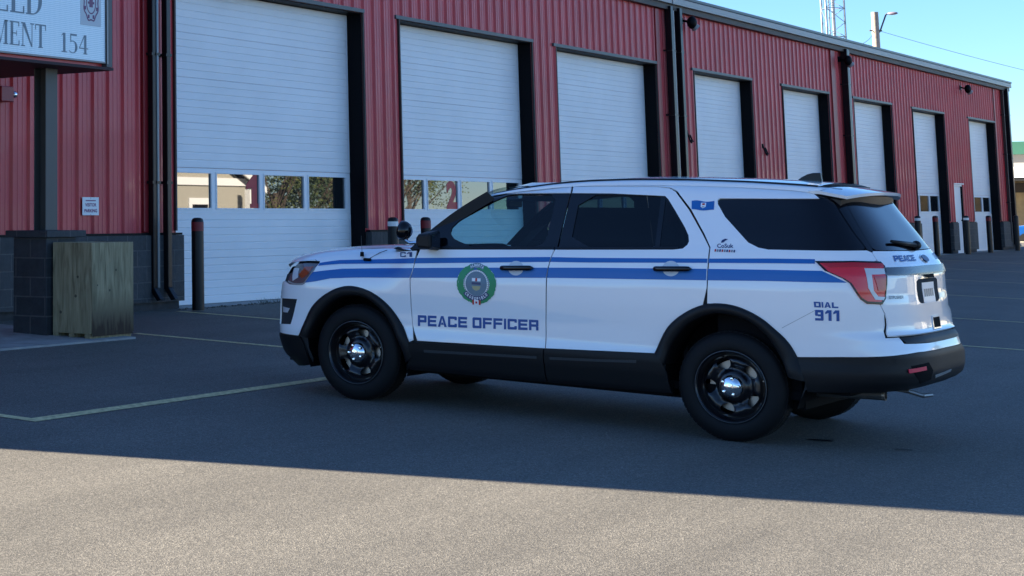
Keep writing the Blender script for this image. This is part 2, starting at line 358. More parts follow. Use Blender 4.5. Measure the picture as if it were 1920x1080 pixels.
# corner and joint trims
tr=MB()
for a,c in [(-.74,-.60),(16.955,17.16),(29.05,29.40),(47.50,47.62)]:
    tr.box(a,c,-.05,-.001,ZW+.03,5.47)
he(tr,'corner_trim',M_REDTRIM,bevel=.01)
tr=MB(); tr.box(48.55,49.32,-.045,-.002,ZW+.03,5.47) ; hb(tr,'end_trim',M_RED)
# garage doors
def garage(i,a,c,nl):
    dr=empty('overhead_door',((a+c)/2-HX,0,0)); dr.parent=hall
    ox=(a+c)/2
    def B(mb,name,m,par=dr,**k):
        mb.v=[(v[0]-ox,v[1],v[2]) for v in mb.v]; return (mb.each if name in ('jamb','jamb_flashing','edge_stile') else mb.build)(name,m,par,**k)
    y0=.25; p=MB()
    for s in range(7):
        z0=.01+s*.61; z1=z0+.609
        if s==2: continue
        prof=[(y0+.006,z0),(y0,z0+.008)]
        for k in range(1,6):
            zc=z0+.61*k/6
            prof+=[(y0,zc-.011),(y0+.006,zc-.004),(y0+.006,zc+.004),(y0,zc+.011)]
        prof+=[(y0,z1-.008),(y0+.006,z1)]
        n=len(prof); v=[(a+.01,y,z) for y,z in prof]+[(c-.01,y,z) for y,z in prof]
        p.add(v,[(k,n+k,n+k+1,k+1) for k in range(n-1)])
    B(p,'door_panel',M_DOOR)
    # window section
    z0,z1=1.225,1.836; wz0,wz1=1.275,1.79; pitch=1.195
    W0=a+.065; fr=MB(); fr.box(a+.01,c-.01,y0-.002,y0+.03,z0,wz0); fr.box(a+.01,c-.01,y0-.002,y0+.03,wz1,z1)
    cuts=[]
    for k in range(nl):
        cuts.append((W0+k*pitch+.03,min(c-.12,W0+k*pitch+1.13)))
    prev=a+.01
    for l,r in cuts:
        fr.box(prev,l,y0-.002,y0+.03,wz0+.0005,wz1-.0005); prev=r
    fr.box(prev,c-.01,y0-.002,y0+.03,wz0+.0005,wz1-.0005)
    B(fr,'window_section',M_DOORFR)
    for l,r in cuts:
        wf=MB(); t=.022
        wf.box(l,r,y0-.012,y0+.018,wz0,wz0+t); wf.box(l,r,y0-.012,y0+.018,wz1-t,wz1); wf.box(l,l+t,y0-.012,y0+.018,wz0+t,wz1-t); wf.box(r-t,r,y0-.012,y0+.018,wz0+t,wz1-t)
        f=B(wf,'window_frame',M_DOORFR)
        g=MB(); g.add([(l+t,y0+.012,wz0+t),(r-t,y0+.012,wz0+t),(r-t,y0+.012,wz1-t),(l+t,y0+.012,wz1-t)],[(0,1,2,3)])
        g.v=[(v[0]-ox,v[1],v[2]) for v in g.v]; g.build('pane',M_DWIN,f)
    # steel edge stile right side seen against the jamb
    st=MB(); st.box(c-.055,c-.012,y0-.006,y0-.003,.02,1.22); st.box(c-.055,c-.012,y0-.006,y0-.003,1.84,4.27)
    B(st,'edge_stile',M_DOORFR)
    # jambs and head
    j=MB(); j.box(c-.008,c+.0,0.0,.32,.0,DT); j.box(a,a+.008,0.0,.32,.0,DT); j.box(a,c,.0,.32,DT-.012,DT-.002)
    B(j,'jamb',M_BLACK)
    t=MB(); t.box(c+.002,c+.035,-.036,.0,ZW+.05,DT); t.box(a-.035,a-.002,-.036,.0,ZW+.05,DT); B(t,'jamb_flashing',M_CAPBLK)
    h=MB(); h.box(a-.14,c+.04,-.045,.01,DT+.001,DT+.058); B(h,'head_flashing',M_DGREY)
    return dr
for i,(a,c,nl) in enumerate(DOORS):
    d=garage(i,a,c,nl)
    if i<2:
        # red number decal, slab figure
        if i==0: x0,x1=2.06,2.38; poly=[[(.30,0),(1,0),(1,.13),(.86,.13),(.86,1),(.60,1),(.0,.70),(.0,.55),(.42,.62),(.42,.13),(.30,.13)]]
        else: x0,x1=8.08,8.46; poly=None
        mb=MB(); z0,zh=1.30,.47
        if poly:
            P=poly[0]
            r_=delaunay_2d_cdt([Vector(p) for p in P],[(k,(k+1)%len(P)) for k in range(len(P))],[],1,1e-6)
            mb.add([(x0+v.x*(x1-x0),  .2595,z0+v.y*zh) for v in r_[0]],[tuple(f) for f in r_[2]])
        else:
            vs,fs=text_mesh('2',x1-x0,zh,bold=.05); mb.add([(x0+v[0],  .2595,z0+v[1]) for v in vs],fs)
        ox=(a+c)/2; mb.v=[(v[0]-ox,v[1],v[2]) for v in mb.v]; mb.build('number',M_REDNUM,d)
# entry door between bays
e=empty('entry_door',(41.92-HX,0,0)); e.parent=hall
mb=MB(); mb.box(-.46,.46,.035,.07,.0,2.08); mb.build('leaf',M_DOORFR,e)
mb=MB(); mb.box(-.52,-.465,0.0,.1,.0,2.14); mb.box(-.465,.52,0,.1,2.085,2.14); mb.box(-.60,.60,-.05,0,2.145,2.18); mb.build('frame',M_DOORFR,e)
mb=MB(); mb.box(.465,.52,-.02,.2,0,2.084); mb.build('jamb',M_BLACK,e)
mb=MB(); mb.box(.34,.44,-.02,.033,1.0,1.04); mb.build('handle',M_BLACK,e)
# downpipes
def pipe(x,m,r,y=-.13,z0=.28,z1=5.55,elbow=True,ang=0):
    mb=MB(); mb.box(x-r,x+r,y-r,y+r,z0,z1)
    if elbow:
        mb.add([(x-r,y-r,z0),(x+r,y-r,z0),(x+r,y+r,z0),(x-r,y+r,z0),(x-r,y-r-.10,z0-.14),(x+r,y-r-.10,z0-.14),(x+r,y+r-.12,z0-.16),(x-r,y+r-.12,z0-.16)],[(4,5,1,0),(1,5,6,2),(6,7,3,2),(7,4,0,3),(7,6,5,4)])
    o=hb(mb,'downpipe',m,bevel=.008)
    k=MB()
    for z in (1.6,3.25,4.6): k.box(x-HX-r-.02,x-HX+r+.02,y-r-.004,-.01,z,z+.035)
    k.each('strap',M_BLKTRIM,o); return o
pipe(-.625,M_PIPEB,.04,y=-.10); pipe(-.565,M_PIPELIT,.022,y=-.13,elbow=False); pipe(-.355,M_BLKTRIM,.043,y=-.13)  # first two are one pipe: shaded side painted black, lit front painted pale
pipe(17.50,M_PIPEB,.07); pipe(18.02,M_PIPEB,.07); pipe(17.73,M_GUTTER,.05,y=-.09,elbow=False); pipe(18.24,M_GUTTER,.045,y=-.08,elbow=False)
pipe(30.00,M_PIPEB,.085); pipe(30.32,M_GUTTER,.06,y=-.09,elbow=False)
pipe(48.95,M_PIPEB,.09); pipe(48.6,M_CAPBLK,.05,y=-.08,elbow=False)
# wall flood lights, hooks
def wlight(x,z,lab):
    l=tag(empty('wall_light',(x,-.03,z)),lab,'light','flood lights under the eave')
    mb=MB(); mb.box(-.07,.07,-.03,.03,-.07,.07); mb.build('bracket',M_BLACK,l,bevel=.006)
    mb=MB(); mb.tube((0,-.03,0),(.03,-.16,-.03),.025,.025,8); mb.ico((.05,-.22,-.05),.13,2,sc=(1,.8,1.1)); mb.build('lamp_housing',M_BLACK,l,smooth=True)
    mb=MB(); mb.tube((.10,-.24,-.12),(.14,-.27,-.17),.08,.095,14); mb.build('lens',M_GUTTER,l)
    return l
wlight(18.45,5.33,'small black flood light on the red wall just right of the paired downpipes')
wlight(29.82,5.28,'small black flood light on the wall beside the middle downpipe')
wlight(42.9,5.25,'small black flood light on the wall near the far end of the building')
def hook(x,z,lab):
    mb=MB(); mb.path([(x,-.03,z+.10),(x,-.09,z-.08),(x+.05,-.10,z-.12),(x+.10,-.09,z-.04)],.018,6); mb.box(x-.03,x+.03,-.04,-.0,z+.05,z+.15); mb.path([(x+.16,-.03,z+.06),(x+.16,-.08,z-.08),(x+.22,-.08,z-.08)],.016,6)
    o=mb.build('wall_hook',M_BLACK); tag(o,lab,'hook','hooks on the wall between doors')
hook(18.53,2.84,'small black hook on the wall below the paired downpipes'); hook(23.4,2.70,'small black hook on the wall right of the fourth overhead door')
# bell box left
l=tag(empty('alarm_bell',(-3.42,-.03,2.6)),'red alarm bell box with chrome dome on the wall at the left edge','alarm')
mb=MB(); mb.box(-.16,.06,-.10,.0,-.09,.09); mb.build('housing',M_REDTRIM,l,bevel=.01)
mb=MB(); mb.ico((.09,-.07,-.0),.045,2); mb.build('dome',M_CHROME,l,smooth=True)
# visitor sign
l=tag(empty('parking_sign',(-1.825,-.036,1.31)),'small white visitor parking sign on the red wall','sign')
mb=MB(); mb.box(-.16,.16,-.006,.0,-.11,.11); mb.build('panel',M_WHITE,l)
mb=MB()
for t,wd,z,h,mm in [('VISITOR',.22,-.004,.042,0),('PARKING',.25,-.075,.042,0)]:
    vs,fs=text_mesh(t,wd,h,bold=.03); mb.add([(v[0]-wd/2,-.0075,z+v[1]) for v in vs],fs)
mb.add([(-.10,-.0075,.062),(.10,-.0075,.062),(.10,-.0075,.074),(-.10,-.0075,.074)],[(0,1,2,3)]); mb.build('lettering',mat('purple_letters',(.22,.03,.12),.5),l)
mb=MB(); 
for z in (.10,-.10): mb.tube((0,-.009,z),(0,-.006,z),.006,.006,8)
mb.build('screw',M_STEEL,l)
# ---------------- entrance canopy with sign ----------------
cx=-4.4
can=tag(empty('entrance_canopy',(cx,-1.5,0)),'entrance canopy at the left edge carrying a pale sign on a block pillar','canopy')
def cb(mb,name,m,par=None,**k):
    mb.v=[(v[0]-cx,v[1]+1.5,v[2]) for v in mb.v]; return mb.build(name,m,par or can,**k)
mb=MB(); mb.box(-10.0,-3.84,-1.86,-.05,2.79,4.4); cb(mb,'canopy_box',M_RED)
mb=MB(); mb.box(-10.0,-3.78,-1.93,-.04,2.755,2.785); cb(mb,'soffit',M_SOFF)
mb=MB(); mb.box(-3.90,-3.80,-1.93,-1.0,2.79,4.4); cb(mb,'corner_post_trim',M_DGREY)
sp=MB(); sp.box(-8.6,-3.905,-1.915,-1.87,2.845,4.2)
def panelmat():
    m=bpy.data.materials.new('perforated_sign_panel'); m.use_nodes=True; n=m.node_tree; b=n.nodes['Principled BSDF']
    tc=n.nodes.new('ShaderNodeTexCoord'); mp=n.nodes.new('ShaderNodeMapping'); mp.inputs['Rotation'].default_value=(0,R(45),0); mp.inputs['Scale'].default_value=(70,1,70); n.links.new(tc.outputs['Object'],mp.inputs[0])
    ck=n.nodes.new('ShaderNodeTexChecker'); ck.inputs['Scale'].default_value=1; ck.inputs['Color1'].default_value=(.52,.66,.72,1); ck.inputs['Color2'].default_value=(.80,.88,.92,1)
    n.links.new(mp.outputs[0],ck.inputs[0]); n.links.new(ck.outputs[0],b.inputs['Base Color']); b.inputs['Roughness'].default_value=.25; b.inputs['Coat Weight'].default_value=.5
    return m
sgn=cb(sp,'sign_panel',panelmat())
mb=MB(); mb.box(-8.62,-3.905,-1.922,-1.87,2.825,2.844); mb.box(-3.90,-3.875,-1.935,-1.87,2.82,4.2); cb(mb,'sign_frame',M_GUTTER,sgn)
# serif letters drawn as strokes (unit box 1 high)
def serif(ch):
    T=.16; t=.05; P=[]  # rectangles (x0,z0,x1,z1)
    def stem(x,z0=0,z1=1): P.append((x,z0,x+T,z1)); 
    def sf(x,z,wd=.30): P.append((x-(wd-T)/2,z,x-(wd-T)/2+wd,z+t))
    q=[]
    if ch=='E': stem(.1);sf(.1,0);sf(.1,.95);P+= [(.2,0,.68,t),(.2,.95,.66,1),(.2,.48,.5,.53),(.62,0,.68,.22),(.60,.80,.66,1),(.46,.40,.5,.62)];w=.74
    elif ch=='L': stem(.1);sf(.1,0);sf(.1,.95);P+=[(.2,0,.66,t),(.60,0,.66,.26)];w=.70
    elif ch=='T': stem(.30);sf(.30,0);P+=[(.02,.95,.74,1),(.02,.76,.07,1),(.69,.76,.74,1)];w=.80
    elif ch=='M': stem(.82);P+=[(.14,0,.19,1),(.04,0,.3,t),(.74,0,1.04,t),(.04,.95,.25,1),(.82,.95,1.04,1)];q=[[(.14,1),(.30,1),(.58,.12),(.52,0)],[(.52,0),(.58,.12),(.84,1),(.80,1)]];w=1.1
    elif ch=='N': P+=[(.14,0,.19,1),(.04,0,.3,t),(.74,0,.79,1),(.64,.95,.90,1),(.04,.95,.22,1)];q=[[(.10,1),(.30,1),(.79,0),(.72,0)]];w=.96
    elif ch=='1': stem(.2);sf(.2,0,.4);q=[[(.08,.86),(.2,1),(.2,.92),(.08,.82)]];w=.56
    elif ch=='4': stem(.40);sf(.40,0);P+=[(.04,.27,.68,.33)];q=[[(.04,.33),(.10,.33),(.46,1),(.40,1)]];w=.74
    elif ch in 'D5':
        if ch=='D': stem(.1);sf(.1,0);c_=(.30,.5);rx,rz=.46,.5;a0,a1=-90,90;P+=[(.2,0,.32,t),(.2,.95,.32,1)];w=.84
        else: P+=[(.14,.55,.19,1),(.14,.90,.60,1)];c_=(.30,.32);rx,rz=.34,.33;a0,a1=-140,115;w=.72
        n=16
        for k in range(n):
            A=[R(a0+(a1-a0)*(k+s)/n) for s in (0,1)]
            o_=[(c_[0]+rx*math.cos(a),c_[1]+rz*math.sin(a)) for a in A]
            i_=[(c_[0]+(rx-.04-.12*max(0,math.cos(a)))*math.cos(a),c_[1]+(rz-.045)*math.sin(a)) for a in A]
            q.append([o_[0],o_[1],i_[1],i_[0]])
    elif ch=='I': stem(.1);sf(.1,0);sf(.1,.95);w=.36
    return P,q,w
mb=MB()
def word(txt,x,z,h,sx=1.0):
    k=0
    for ch in txt:
        P,q,wd=serif(ch)
        for (a,c,d_,e_) in P:
            k+=1; y=-1.9165-.0002*(k%5); mb.add([(x+a*h*sx,y,z+c*h),(x+d_*h*sx,y,z+c*h),(x+d_*h*sx,y,z+e_*h),(x+a*h*sx,y,z+e_*h)],[(0,1,2,3)])
        for Q in q:
            k+=1; y=-1.9166-.0002*(k%5); mb.add([(x+p[0]*h*sx,y,z+p[1]*h) for p in Q],[(0,1,2,3)])
        x+=wd*h*sx
    return x
word('MENT',-5.745,2.915,.245,.97); word('154',-4.67,2.90,.205,1.16); word('ELD',-5.74,3.25,.30,1.17)
cb(mb,'lettering',mat('engraved_grey_letters',(.16,.22,.26),.5),sgn)
# fire crest plate
mb=MB(); mb.box(-4.33,-3.985,-1.9185,-1.9155,3.215,4.0); pl=cb(mb,'crest_plate',mat('crest_plate',(.50,.56,.60),.5),sgn)
mb=MB(); n=48
def ring(c,rx,rz,w_,y,f=lambda a:1.0):
    for k in range(n):
        A=[2*math.pi*(k+s)/n for s in (0,1)]
        o_=[(c[0]+rx*f(a)*math.cos(a),c[1]+rz*f(a)*math.sin(a)) for a in A]; i_=[(c[0]+(rx*f(a)-w_)*math.cos(a),c[1]+(rz*f(a)-w_)*math.sin(a)) for a in A]
        mb.add([(p[0],y,p[1]) for p in (o_[0],o_[1],i_[1],i_[0])],[(0,1,2,3)])
c_=(-4.155,3.465)
ring(c_,.140,.215,.018,-1.9195,lambda a:1-.10*math.cos(4*a)**2); ring(c_,.085,.125,.014,-1.9195)
for k in range(8):
    a=math.pi*2*k/8+.39; mb.box(c_[0]+.110*math.cos(a)-.016,c_[0]+.110*math.cos(a)+.016,-1.9196,-1.919,c_[1]+.165*math.sin(a)-.02,c_[1]+.165*math.sin(a)+.02)
mb.box(c_[0]-.03,c_[0]+.03,-1.9198,-1.919,c_[1]-.05,c_[1]+.05); mb.box(c_[0]-.055,c_[0]+.055,-1.9199,-1.919,c_[1]-.015,c_[1]+.01)
cb(mb,'fire_crest',mat('crest_purple',(.16,.06,.14),.5),pl)
mb=MB(); mb.box(-4.53,-4.335,-1.60,-1.588,1.04,2.755); mb.box(-4.53,-4.335,-1.447,-1.435,1.04,2.755); mb.box(-4.44,-4.428,-1.588,-1.447,1.04,2.755); cb(mb,'post',M_POSTG,bevel=.004)
mb=MB(); mb.box(-4.655,-4.17,-1.715,-1.26,-.08,.965); pil=cb(mb,'block_pillar',M_BLOCK,bevel=.006)
mb=MB(); mb.box(-4.72,-4.07,-1.78,-1.20,.967,1.04); cb(mb,'pillar_cap',M_BLOCK,bevel=.008)
# ---------------- plywood crate ----------------
cr=tag(empty('wooden_crate',(-4.24,-2.0,gz(-2.0))),'weathered plywood box standing in front of the block pillar','crate')
mb=MB(); mb.box(-.335,.335,-.27,-.255,.035,.985); mb.box(-.35,-.335,-.27,.25,.06,.985); mb.box(.335,.35,-.27,.25,.06,.985); mb.box(-.335,.335,.235,.25,.06,.985)
mb.each('side_panel',M_PLY,cr,bevel=.003)
mb=MB(); mb.box(-.333,.333,-.253,.233,.965,.982); mb.build('lid',M_PLY,cr)
for y in (-.24,-.03,.18): mb=MB(); mb.box(-.345,.345,y,y+.07,0,.058); mb.build('skid',M_PLY,cr)
# ---------------- bollards ----------------
def bollard(x,band,lab):
    o=tag(empty('bollard',(x,-.5,gz(-.5)-.005)),lab,'bollard','steel bollards beside the overhead doors')
    mb=MB(); prof=[(.001,1.17),(.04,1.168),(.066,1.155),(.077,1.13),(.079,1.10),(.079,0)]
    mb.lathe([(r,h+.02) for r,h in prof],n=24); mb.build('post',M_SATIN,o,auto=50)
    if band=='red': mb=MB(); mb.lathe([(.0805,1.135),(.0805,1.02)],n=24); mb.build('band',M_REDBAND,o,smooth=True)
    if band=='white': mb=MB(); mb.lathe([(.0805,1.125),(.0805,1.055)],n=24); mb.build('band',M_WHITEBAND,o,smooth=True)
for x,bnd,lab in [(-.21,'red','black bollard with red band standing alone before the first overhead door'),
 (4.87,'white','black bollard with white band seen above the car bonnet left of the spotlight'),
 (5.90,'red','black bollard with red band seen just above the car windscreen pillar'),
 (34.85,'white','black bollard with white band, left of the seventh overhead door'),
 (36.80,'red','black bollard with red band standing before the seventh overhead door'),
 (40.50,'white','black bollard with white band beside the narrow entry door'),
 (43.45,'red','black bollard with red band standing before the last overhead door'),
 (47.42,None,'plain black bollard at the far corner of the fire hall')]: bollard(x,bnd,lab)
# ---------------- lattice mast, lamp pole, wires ----------------
t=tag(empty('lattice_mast',(74.05,12.65,0)),'pale steel lattice radio mast rising behind the roof','mast')
rr=.66; M_GL=mat('galvanised_lattice',(.20,.23,.28),.5,metal=.2)
L=[Vector((rr*math.cos(a),rr*math.sin(a),0)) for a in (R(57),R(177),R(297))]
for p in L: mb=MB(); mb.tube(p,p+Vector((0,0,26)),.045,.045,8); mb.build('leg',M_GL,t)
mb=MB()
for k in range(18):
    z=k*1.45
    for i in range(3):
        a=L[i];c=L[(i+1)%3]; up=Vector((0,0,1))
        mb.tube(a+up*z,c+up*(z+.72),.017,.017,5); mb.tube(c+up*(z+.72),a+up*(z+1.45),.017,.017,5); mb.tube(a+up*z,c+up*z,.017,.017,5)
mb.tube((.12,-.1,0),(.12,-.1,26),.075,.075,6); mb.tube((-.1,.05,0),(-.1,.05,26),.03,.03,6)
mb.build('bracing',MATS['galvanised_lattice'],t)
pp=(61.6,7.3,0)
pl=tag(empty('lamp_pole',pp),'weathered wooden utility pole carrying a street lamp above the roof','pole')
mb=MB(); mb.tube((0,0,0),(0,0,9.9),.20,.145,16); mb.build('wooden_pole',mat('pale_weathered_wood',(.40,.33,.27),.8,noise=(6,.35)),pl,auto=40)
mb=MB(); dx,dy=.15,-.68
mb.path([(0,0,8.95),(.08,-.15,9.05),(.16,-.40,9.75),(.18,-.45,9.82)],.035,8); mb.build('arm',M_DGREY,pl)
mb=MB(); mb.ico((.24,-.66,9.82),.1,2,sc=(1.2,2.3,.7)); mb.build('lamp_head',mat('lamp_grey',(.20,.17,.22),.5),pl,smooth=True)
mb=MB(); mb.tube((-.2,.2,9.1),(.2,-.2,9.1),.03,.03,6); mb.build('crossbar',M_DGREY,pl)
def wire(a,c,sag,lab,dash=False):
    mb=MB(); a=Vector(a);c=Vector(c); N=24; P=[a.lerp(c,k/N)-Vector((0,0,sag*4*(k/N)*(1-k/N))) for k in range(N+1)]
    mb.path(P,.009,5); o=mb.build('power_line',M_DGREY); tag(o,lab,'cable','cables strung from the lamp pole')
wire((pp[0],pp[1],9.1),(43.9,3.6,6.95),.25,'thin cable running left from the lamp pole down behind the roof')
wire((pp[0],pp[1]-.1,9.1),(64.4,1.6,7.1),.05,'thin cable running right from the lamp pole across the sky')
# ---------------- far store, far car ----------------
st=tag(empty('store_building',(75,0,-.2)),'low store with green roof edge and tan brick wall beyond the fire hall','building')
def sbx(name,m,*a,**k): mb=MB(); mb.box(*a); return mb.build(name,m,st,**k)
sbx('fascia',mat('green_fascia',(.015,.09,.06),.5),-.6,14,-16,16,4.25,4.85)
sbx('upper_wall',mat('grey_siding',(.24,.23,.22),.8),-.2,14,-16,16,3.62,4.25)
sbx('canopy_band',mat('white_band_fascia',(.85,.84,.82),.5),-3.2,14,-16,15,3.10,3.60)
sbx('canopy_soffit',M_FOUND,-3.1,14,-15.9,14.9,2.98,3.09)
sbx('wall',mat('tan_brick',(.40,.30,.17),.85,noise=(3,.25),bump=(18,.4,.02)),0,13,-15.5,15,-.3,2.97)
sbx('window_band',M_DARKIN,-.04,-.01,-15,3.6,.0,.95); sbx('lintel',M_CAPBLK,-.08,-.05,-15.2,15,2.45,2.9)
sbx('kerb_strip',mat('pale_kerb',(.50,.48,.36),.9,noise=(1.2,.3)),-7,-3.4,-20,20,-.35,.22)
fc=tag(empty('parked_car',(69.8,2.0,-.25),(0,0,R(90))),'blue car parked by the tan store at the right edge','car')
mb=MB(); prof=[(-2.2,.35),(-2.25,.75),(-1.5,.88),(-.8,1.38),(.7,1.42),(1.5,.98),(2.15,.9),(2.25,.45),(2.1,.3),(-2.1,.3)]
mb.add([(x,-.85,z) for x,z in prof]+[(x,.85,z) for x,z in prof],[tuple(range(10)),tuple(range(19,9,-1))]+[(i,10+i,10+(i+1)%10,(i+1)%10) for i in range(10)])
mb.build('body',mat('blue_paint',(.004,.07,.28),.25,coat=1),fc,bevel=.06)
mb=MB(); mb.box(-.75,.65,-.87,.87,.98,1.32); mb.build('window',M_DARKIN,fc)
for x in (-1.4,1.4):
    for y in (-.86,.86): mb=MB(); mb.tube((x,y-.09,.32),(x,y+.09,.32),.32,.32,20); mb.build('wheel',M_RUB,fc)
# ---------------- across the street (seen in the door windows) ----------------
gy=-25*TAU
hs=tag(empty('house',(37.2,-26,gy)),'tan house with white gable trim mirrored in the first door windows','house')
def hx(name,m,fn,par=None): mb=MB(); fn(mb); return mb.build(name,m,par or hs)
hx('wall',mat('tan_siding',(.36,.34,.29),.8),lambda b:(b.box(-4.2,4.2,-8,0,0,3.35),b.add([(-4.2,0.0,3.35),(4.2,0.0,3.35),(0,0.0,5.2)],[(0,1,2)])))
hx('roof',mat('roof_shingle',(.12,.11,.11),.9),lambda b:(b.add([(-4.9,.5,3.15),(0,.5,5.45),(0,-8.5,5.45),(-4.9,-8.5,3.15)],[(0,1,2,3)]),b.add([(4.9,.5,3.15),(4.9,-8.5,3.15),(0,-8.5,5.45),(0,.5,5.45)],[(0,1,2,3)])))
def barge(b):
    for s in (-1,1):
        b.add([(s*5.0,.52,2.95),(s*5.0,.52,3.2),(0,.52,5.5),(0,.52,5.2),(s*5.0,.44,2.95),(s*5.0,.44,3.2),(0,.44,5.5),(0,.44,5.2)],[(0,1,2,3),(0,3,7,4),(4,5,6,7)])
    b.box(-4.3,4.3,.02,.10,3.25,3.55)
hx('gable_trim',M_WHITE,barge)
wnd=hx('window',M_DARKIN,lambda b:b.box(-3.4,-1.6,.01,.03,1.2,2.6)); hx('frame',M_WHITE,lambda b:(b.box(-3.55,-1.45,.02,.06,2.6,2.75),b.box(-3.55,-3.4,.02,.06,1.1,2.6),b.box(-1.6,-1.45,.02,.06,1.1,2.6),b.box(-2.53,-2.47,.02,.06,1.1,2.6)),wnd)
dd=hx('door',M_DARKIN,lambda b:b.box(.4,1.5,.01,.03,.1,2.5)); hx('frame',M_WHITE,lambda b:(b.box(.2,1.7,.02,.06,2.5,2.75),b.box(.2,.4,.02,.06,.1,2.5),b.box(1.5,1.7,.02,.06,.1,2.5)),dd)
hx('porch_post',M_WHITE,lambda b:b.box(3.4,3.65,.5,.75,0,3.1)); hx('porch_post',M_WHITE,lambda b:b.box(-4.7,-4.45,.5,.75,0,3.1))
M_LEAF=mat('autumn_leaf',(.13,.14,.035),.7,noise=(1.2,.5,(.05,.08,.03))); M_LEAF2=mat('dark_green_leaf',(.035,.06,.025),.7,noise=(1.5,.5)); M_BARK=mat('bark',(.09,.07,.055),.9)
def tree(x,y,h,r,m,lab,sparse=1.0,seed=1):
    rn=random.Random(seed); t=tag(empty('leafy_tree',(x,y,gy)),lab,'tree','trees across the street')
    mb=MB(); mb.tube((0,0,0),(0,0,h*.5),.16,.10,8)
    tips=[]
    for k in range(9):
        a=rn.uniform(0,6.28); z=h*rn.uniform(.25,.55); e_=(math.cos(a)*r*.7,math.sin(a)*r*.7,z+h*rn.uniform(.15,.4)); mb.tube((0,0,z*.8),e_,.06,.02,5); tips.append(e_)
    mb.build('trunk',M_BARK,t)
    lf=MB(); cl=[(rn.uniform(-r,r)*.75,rn.uniform(-r,r)*.75,h*rn.uniform(.35,.95)) for _ in range(int(34*sparse))]
    for c in cl:
        for _ in range(120):
            p=Vector((c[0]+rn.gauss(0,.38),c[1]+rn.gauss(0,.38),c[2]+rn.gauss(0,.32))); u=Vector((rn.gauss(0,1),rn.gauss(0,1),rn.gauss(0,1))).normalized()*rn.uniform(.04,.08); v=u.cross(Vector((rn.gauss(0,1),rn.gauss(0,1),1))).normalized()*.045
            lf.add([p-u,p+v,p+u,p-v],[(0,1,2,3)])
    lf.build('crown',m,t)
for i,(x,y,h,r,m,s,lab) in enumerate([(43.6,-26.0,6,1.7,M_LEAF,.7,'pale leaved tree beside the house, mirrored in the first door windows'),(46.6,-26.5,7,2.2,M_LEAF2,1.4,'dark leaved tree mirrored at the right end of the first door windows'),
   (50,-27,7,2.6,M_LEAF,1.1,'yellow green tree mirrored in the left panes of the second door'),(55,-30,8,3.0,M_LEAF2,1.5,'dark tree mirrored in the middle panes of the second door'),(61,-30,8,3.0,M_LEAF2,1.4,'dark tree mirrored in the right panes of the second door'),(68,-33,8,3.2,M_LEAF,1.3,'broad tree mirrored furthest right in the second door')]):
    tree(x,y,h,r,m,lab,s,i+3)
mb=MB(); mb.box(46.5,75,-24.6,-24.4,gy,gy+2.3); o=mb.build('garden_wall',mat('cream_wall',(.42,.38,.28),.8,noise=(2,.2))); tag(o,'long cream wall across the street mirrored low in the second door windows','wall')

# grit and weeds gathered where the first doors meet the yard
rn=random.Random(11); mb=MB()
for k in range(420):
    x=rn.uniform(-.2,11.5); y=-.14-abs(rn.gauss(0,.07)); r_=rn.uniform(.006,.02)
    mb.ico((x,y,gz(y)+r_*.4),r_,1,sc=(1.3,1,.7),jit=.25)
o=mb.build('loose_grit',mat('grit_grey',(.14,.13,.115),.9,noise=(30,.5))); tag(o,'loose grit along the foot of the overhead doors','gravel',kind='stuff')
mb=MB()
for k in range(150):
    x=rn.choice([1.9,2.3,3.7,4.75,6.2,9.0,11.2])+rn.gauss(0,.10); y=-.12+rn.gauss(0,.02); a=rn.uniform(0,6.28); L_=rn.uniform(.03,.10)
    d_=Vector((math.cos(a),math.sin(a),0)); p=Vector((x,y,gz(y))); mb.add([p-d_*.004,p+d_*.004,p+d_*.03+Vector((rn.uniform(-.02,.02),rn.uniform(-.02,.02),L_))],[(0,1,2)])
o=mb.build('weeds',mat('weed_green',(.05,.07,.03),.8)); tag(o,'small weeds growing in the joint below the overhead doors','weeds',kind='stuff')
def lerp_tab(tab,x):
    if x<=tab[0][0]: return tab[0][1]
    for (a,b),(c,d) in zip(tab,tab[1:]):
        if x<=c:
            return b+(d-b)*(x-a)/(c-a)
    return tab[-1][1]
def smooth_tab(tab,h):
    # pre-smooth a table by box averaging -> dense table
    n=240; x0,x1=tab[0][0],tab[-1][0]; out=[]
    for i in range(n+1):
        x=x0+(x1-x0)*i/n; s=0;w=0
        for k in range(-6,7):
            ww=7-abs(k); s+=ww*lerp_tab(tab,x+h*k/6.0); w+=ww
        out.append((x,s/w))
    return (x0,(x1-x0)/n,[v for _,v in out])
def ev(T,x):
    x0,dx,v=T; u=(x-x0)/dx
    if u<=0: return v[0]
    if u>=len(v)-1: return v[-1]
    i=int(u); return v[i]+(v[i+1]-v[i])*(u-i)
WT=smooth_tab([(0.15,.86),(.22,.90),(.30,.945),(.42,.975),(.50,.985),(.58,.972),(.70,.975),(.85,.985),(.96,.988),(1.06,.975),(1.14,.955),(1.20,.93),(1.24,.905),(1.62,.752),(1.66,.730),(1.69,.70),(1.715,.655),(1.735,.59),(1.75,.50),(1.76,.38)],.02)
XR=smooth_tab([(0.15, 3.761), (0.36, 3.841), (0.41, 3.911), (0.46, 3.971), (0.52, 3.991), (0.62, 3.991), (0.66, 3.981), (0.7, 3.966), (0.73, 3.956), (0.76, 3.916), (0.82, 3.906), (0.96, 3.901), (1.02, 3.891), (1.14, 3.886), (1.2, 3.866), (1.25, 3.826), (1.3, 3.796), (1.41, 3.721), (1.56, 3.611), (1.68, 3.531), (1.76, 3.461)],.012)
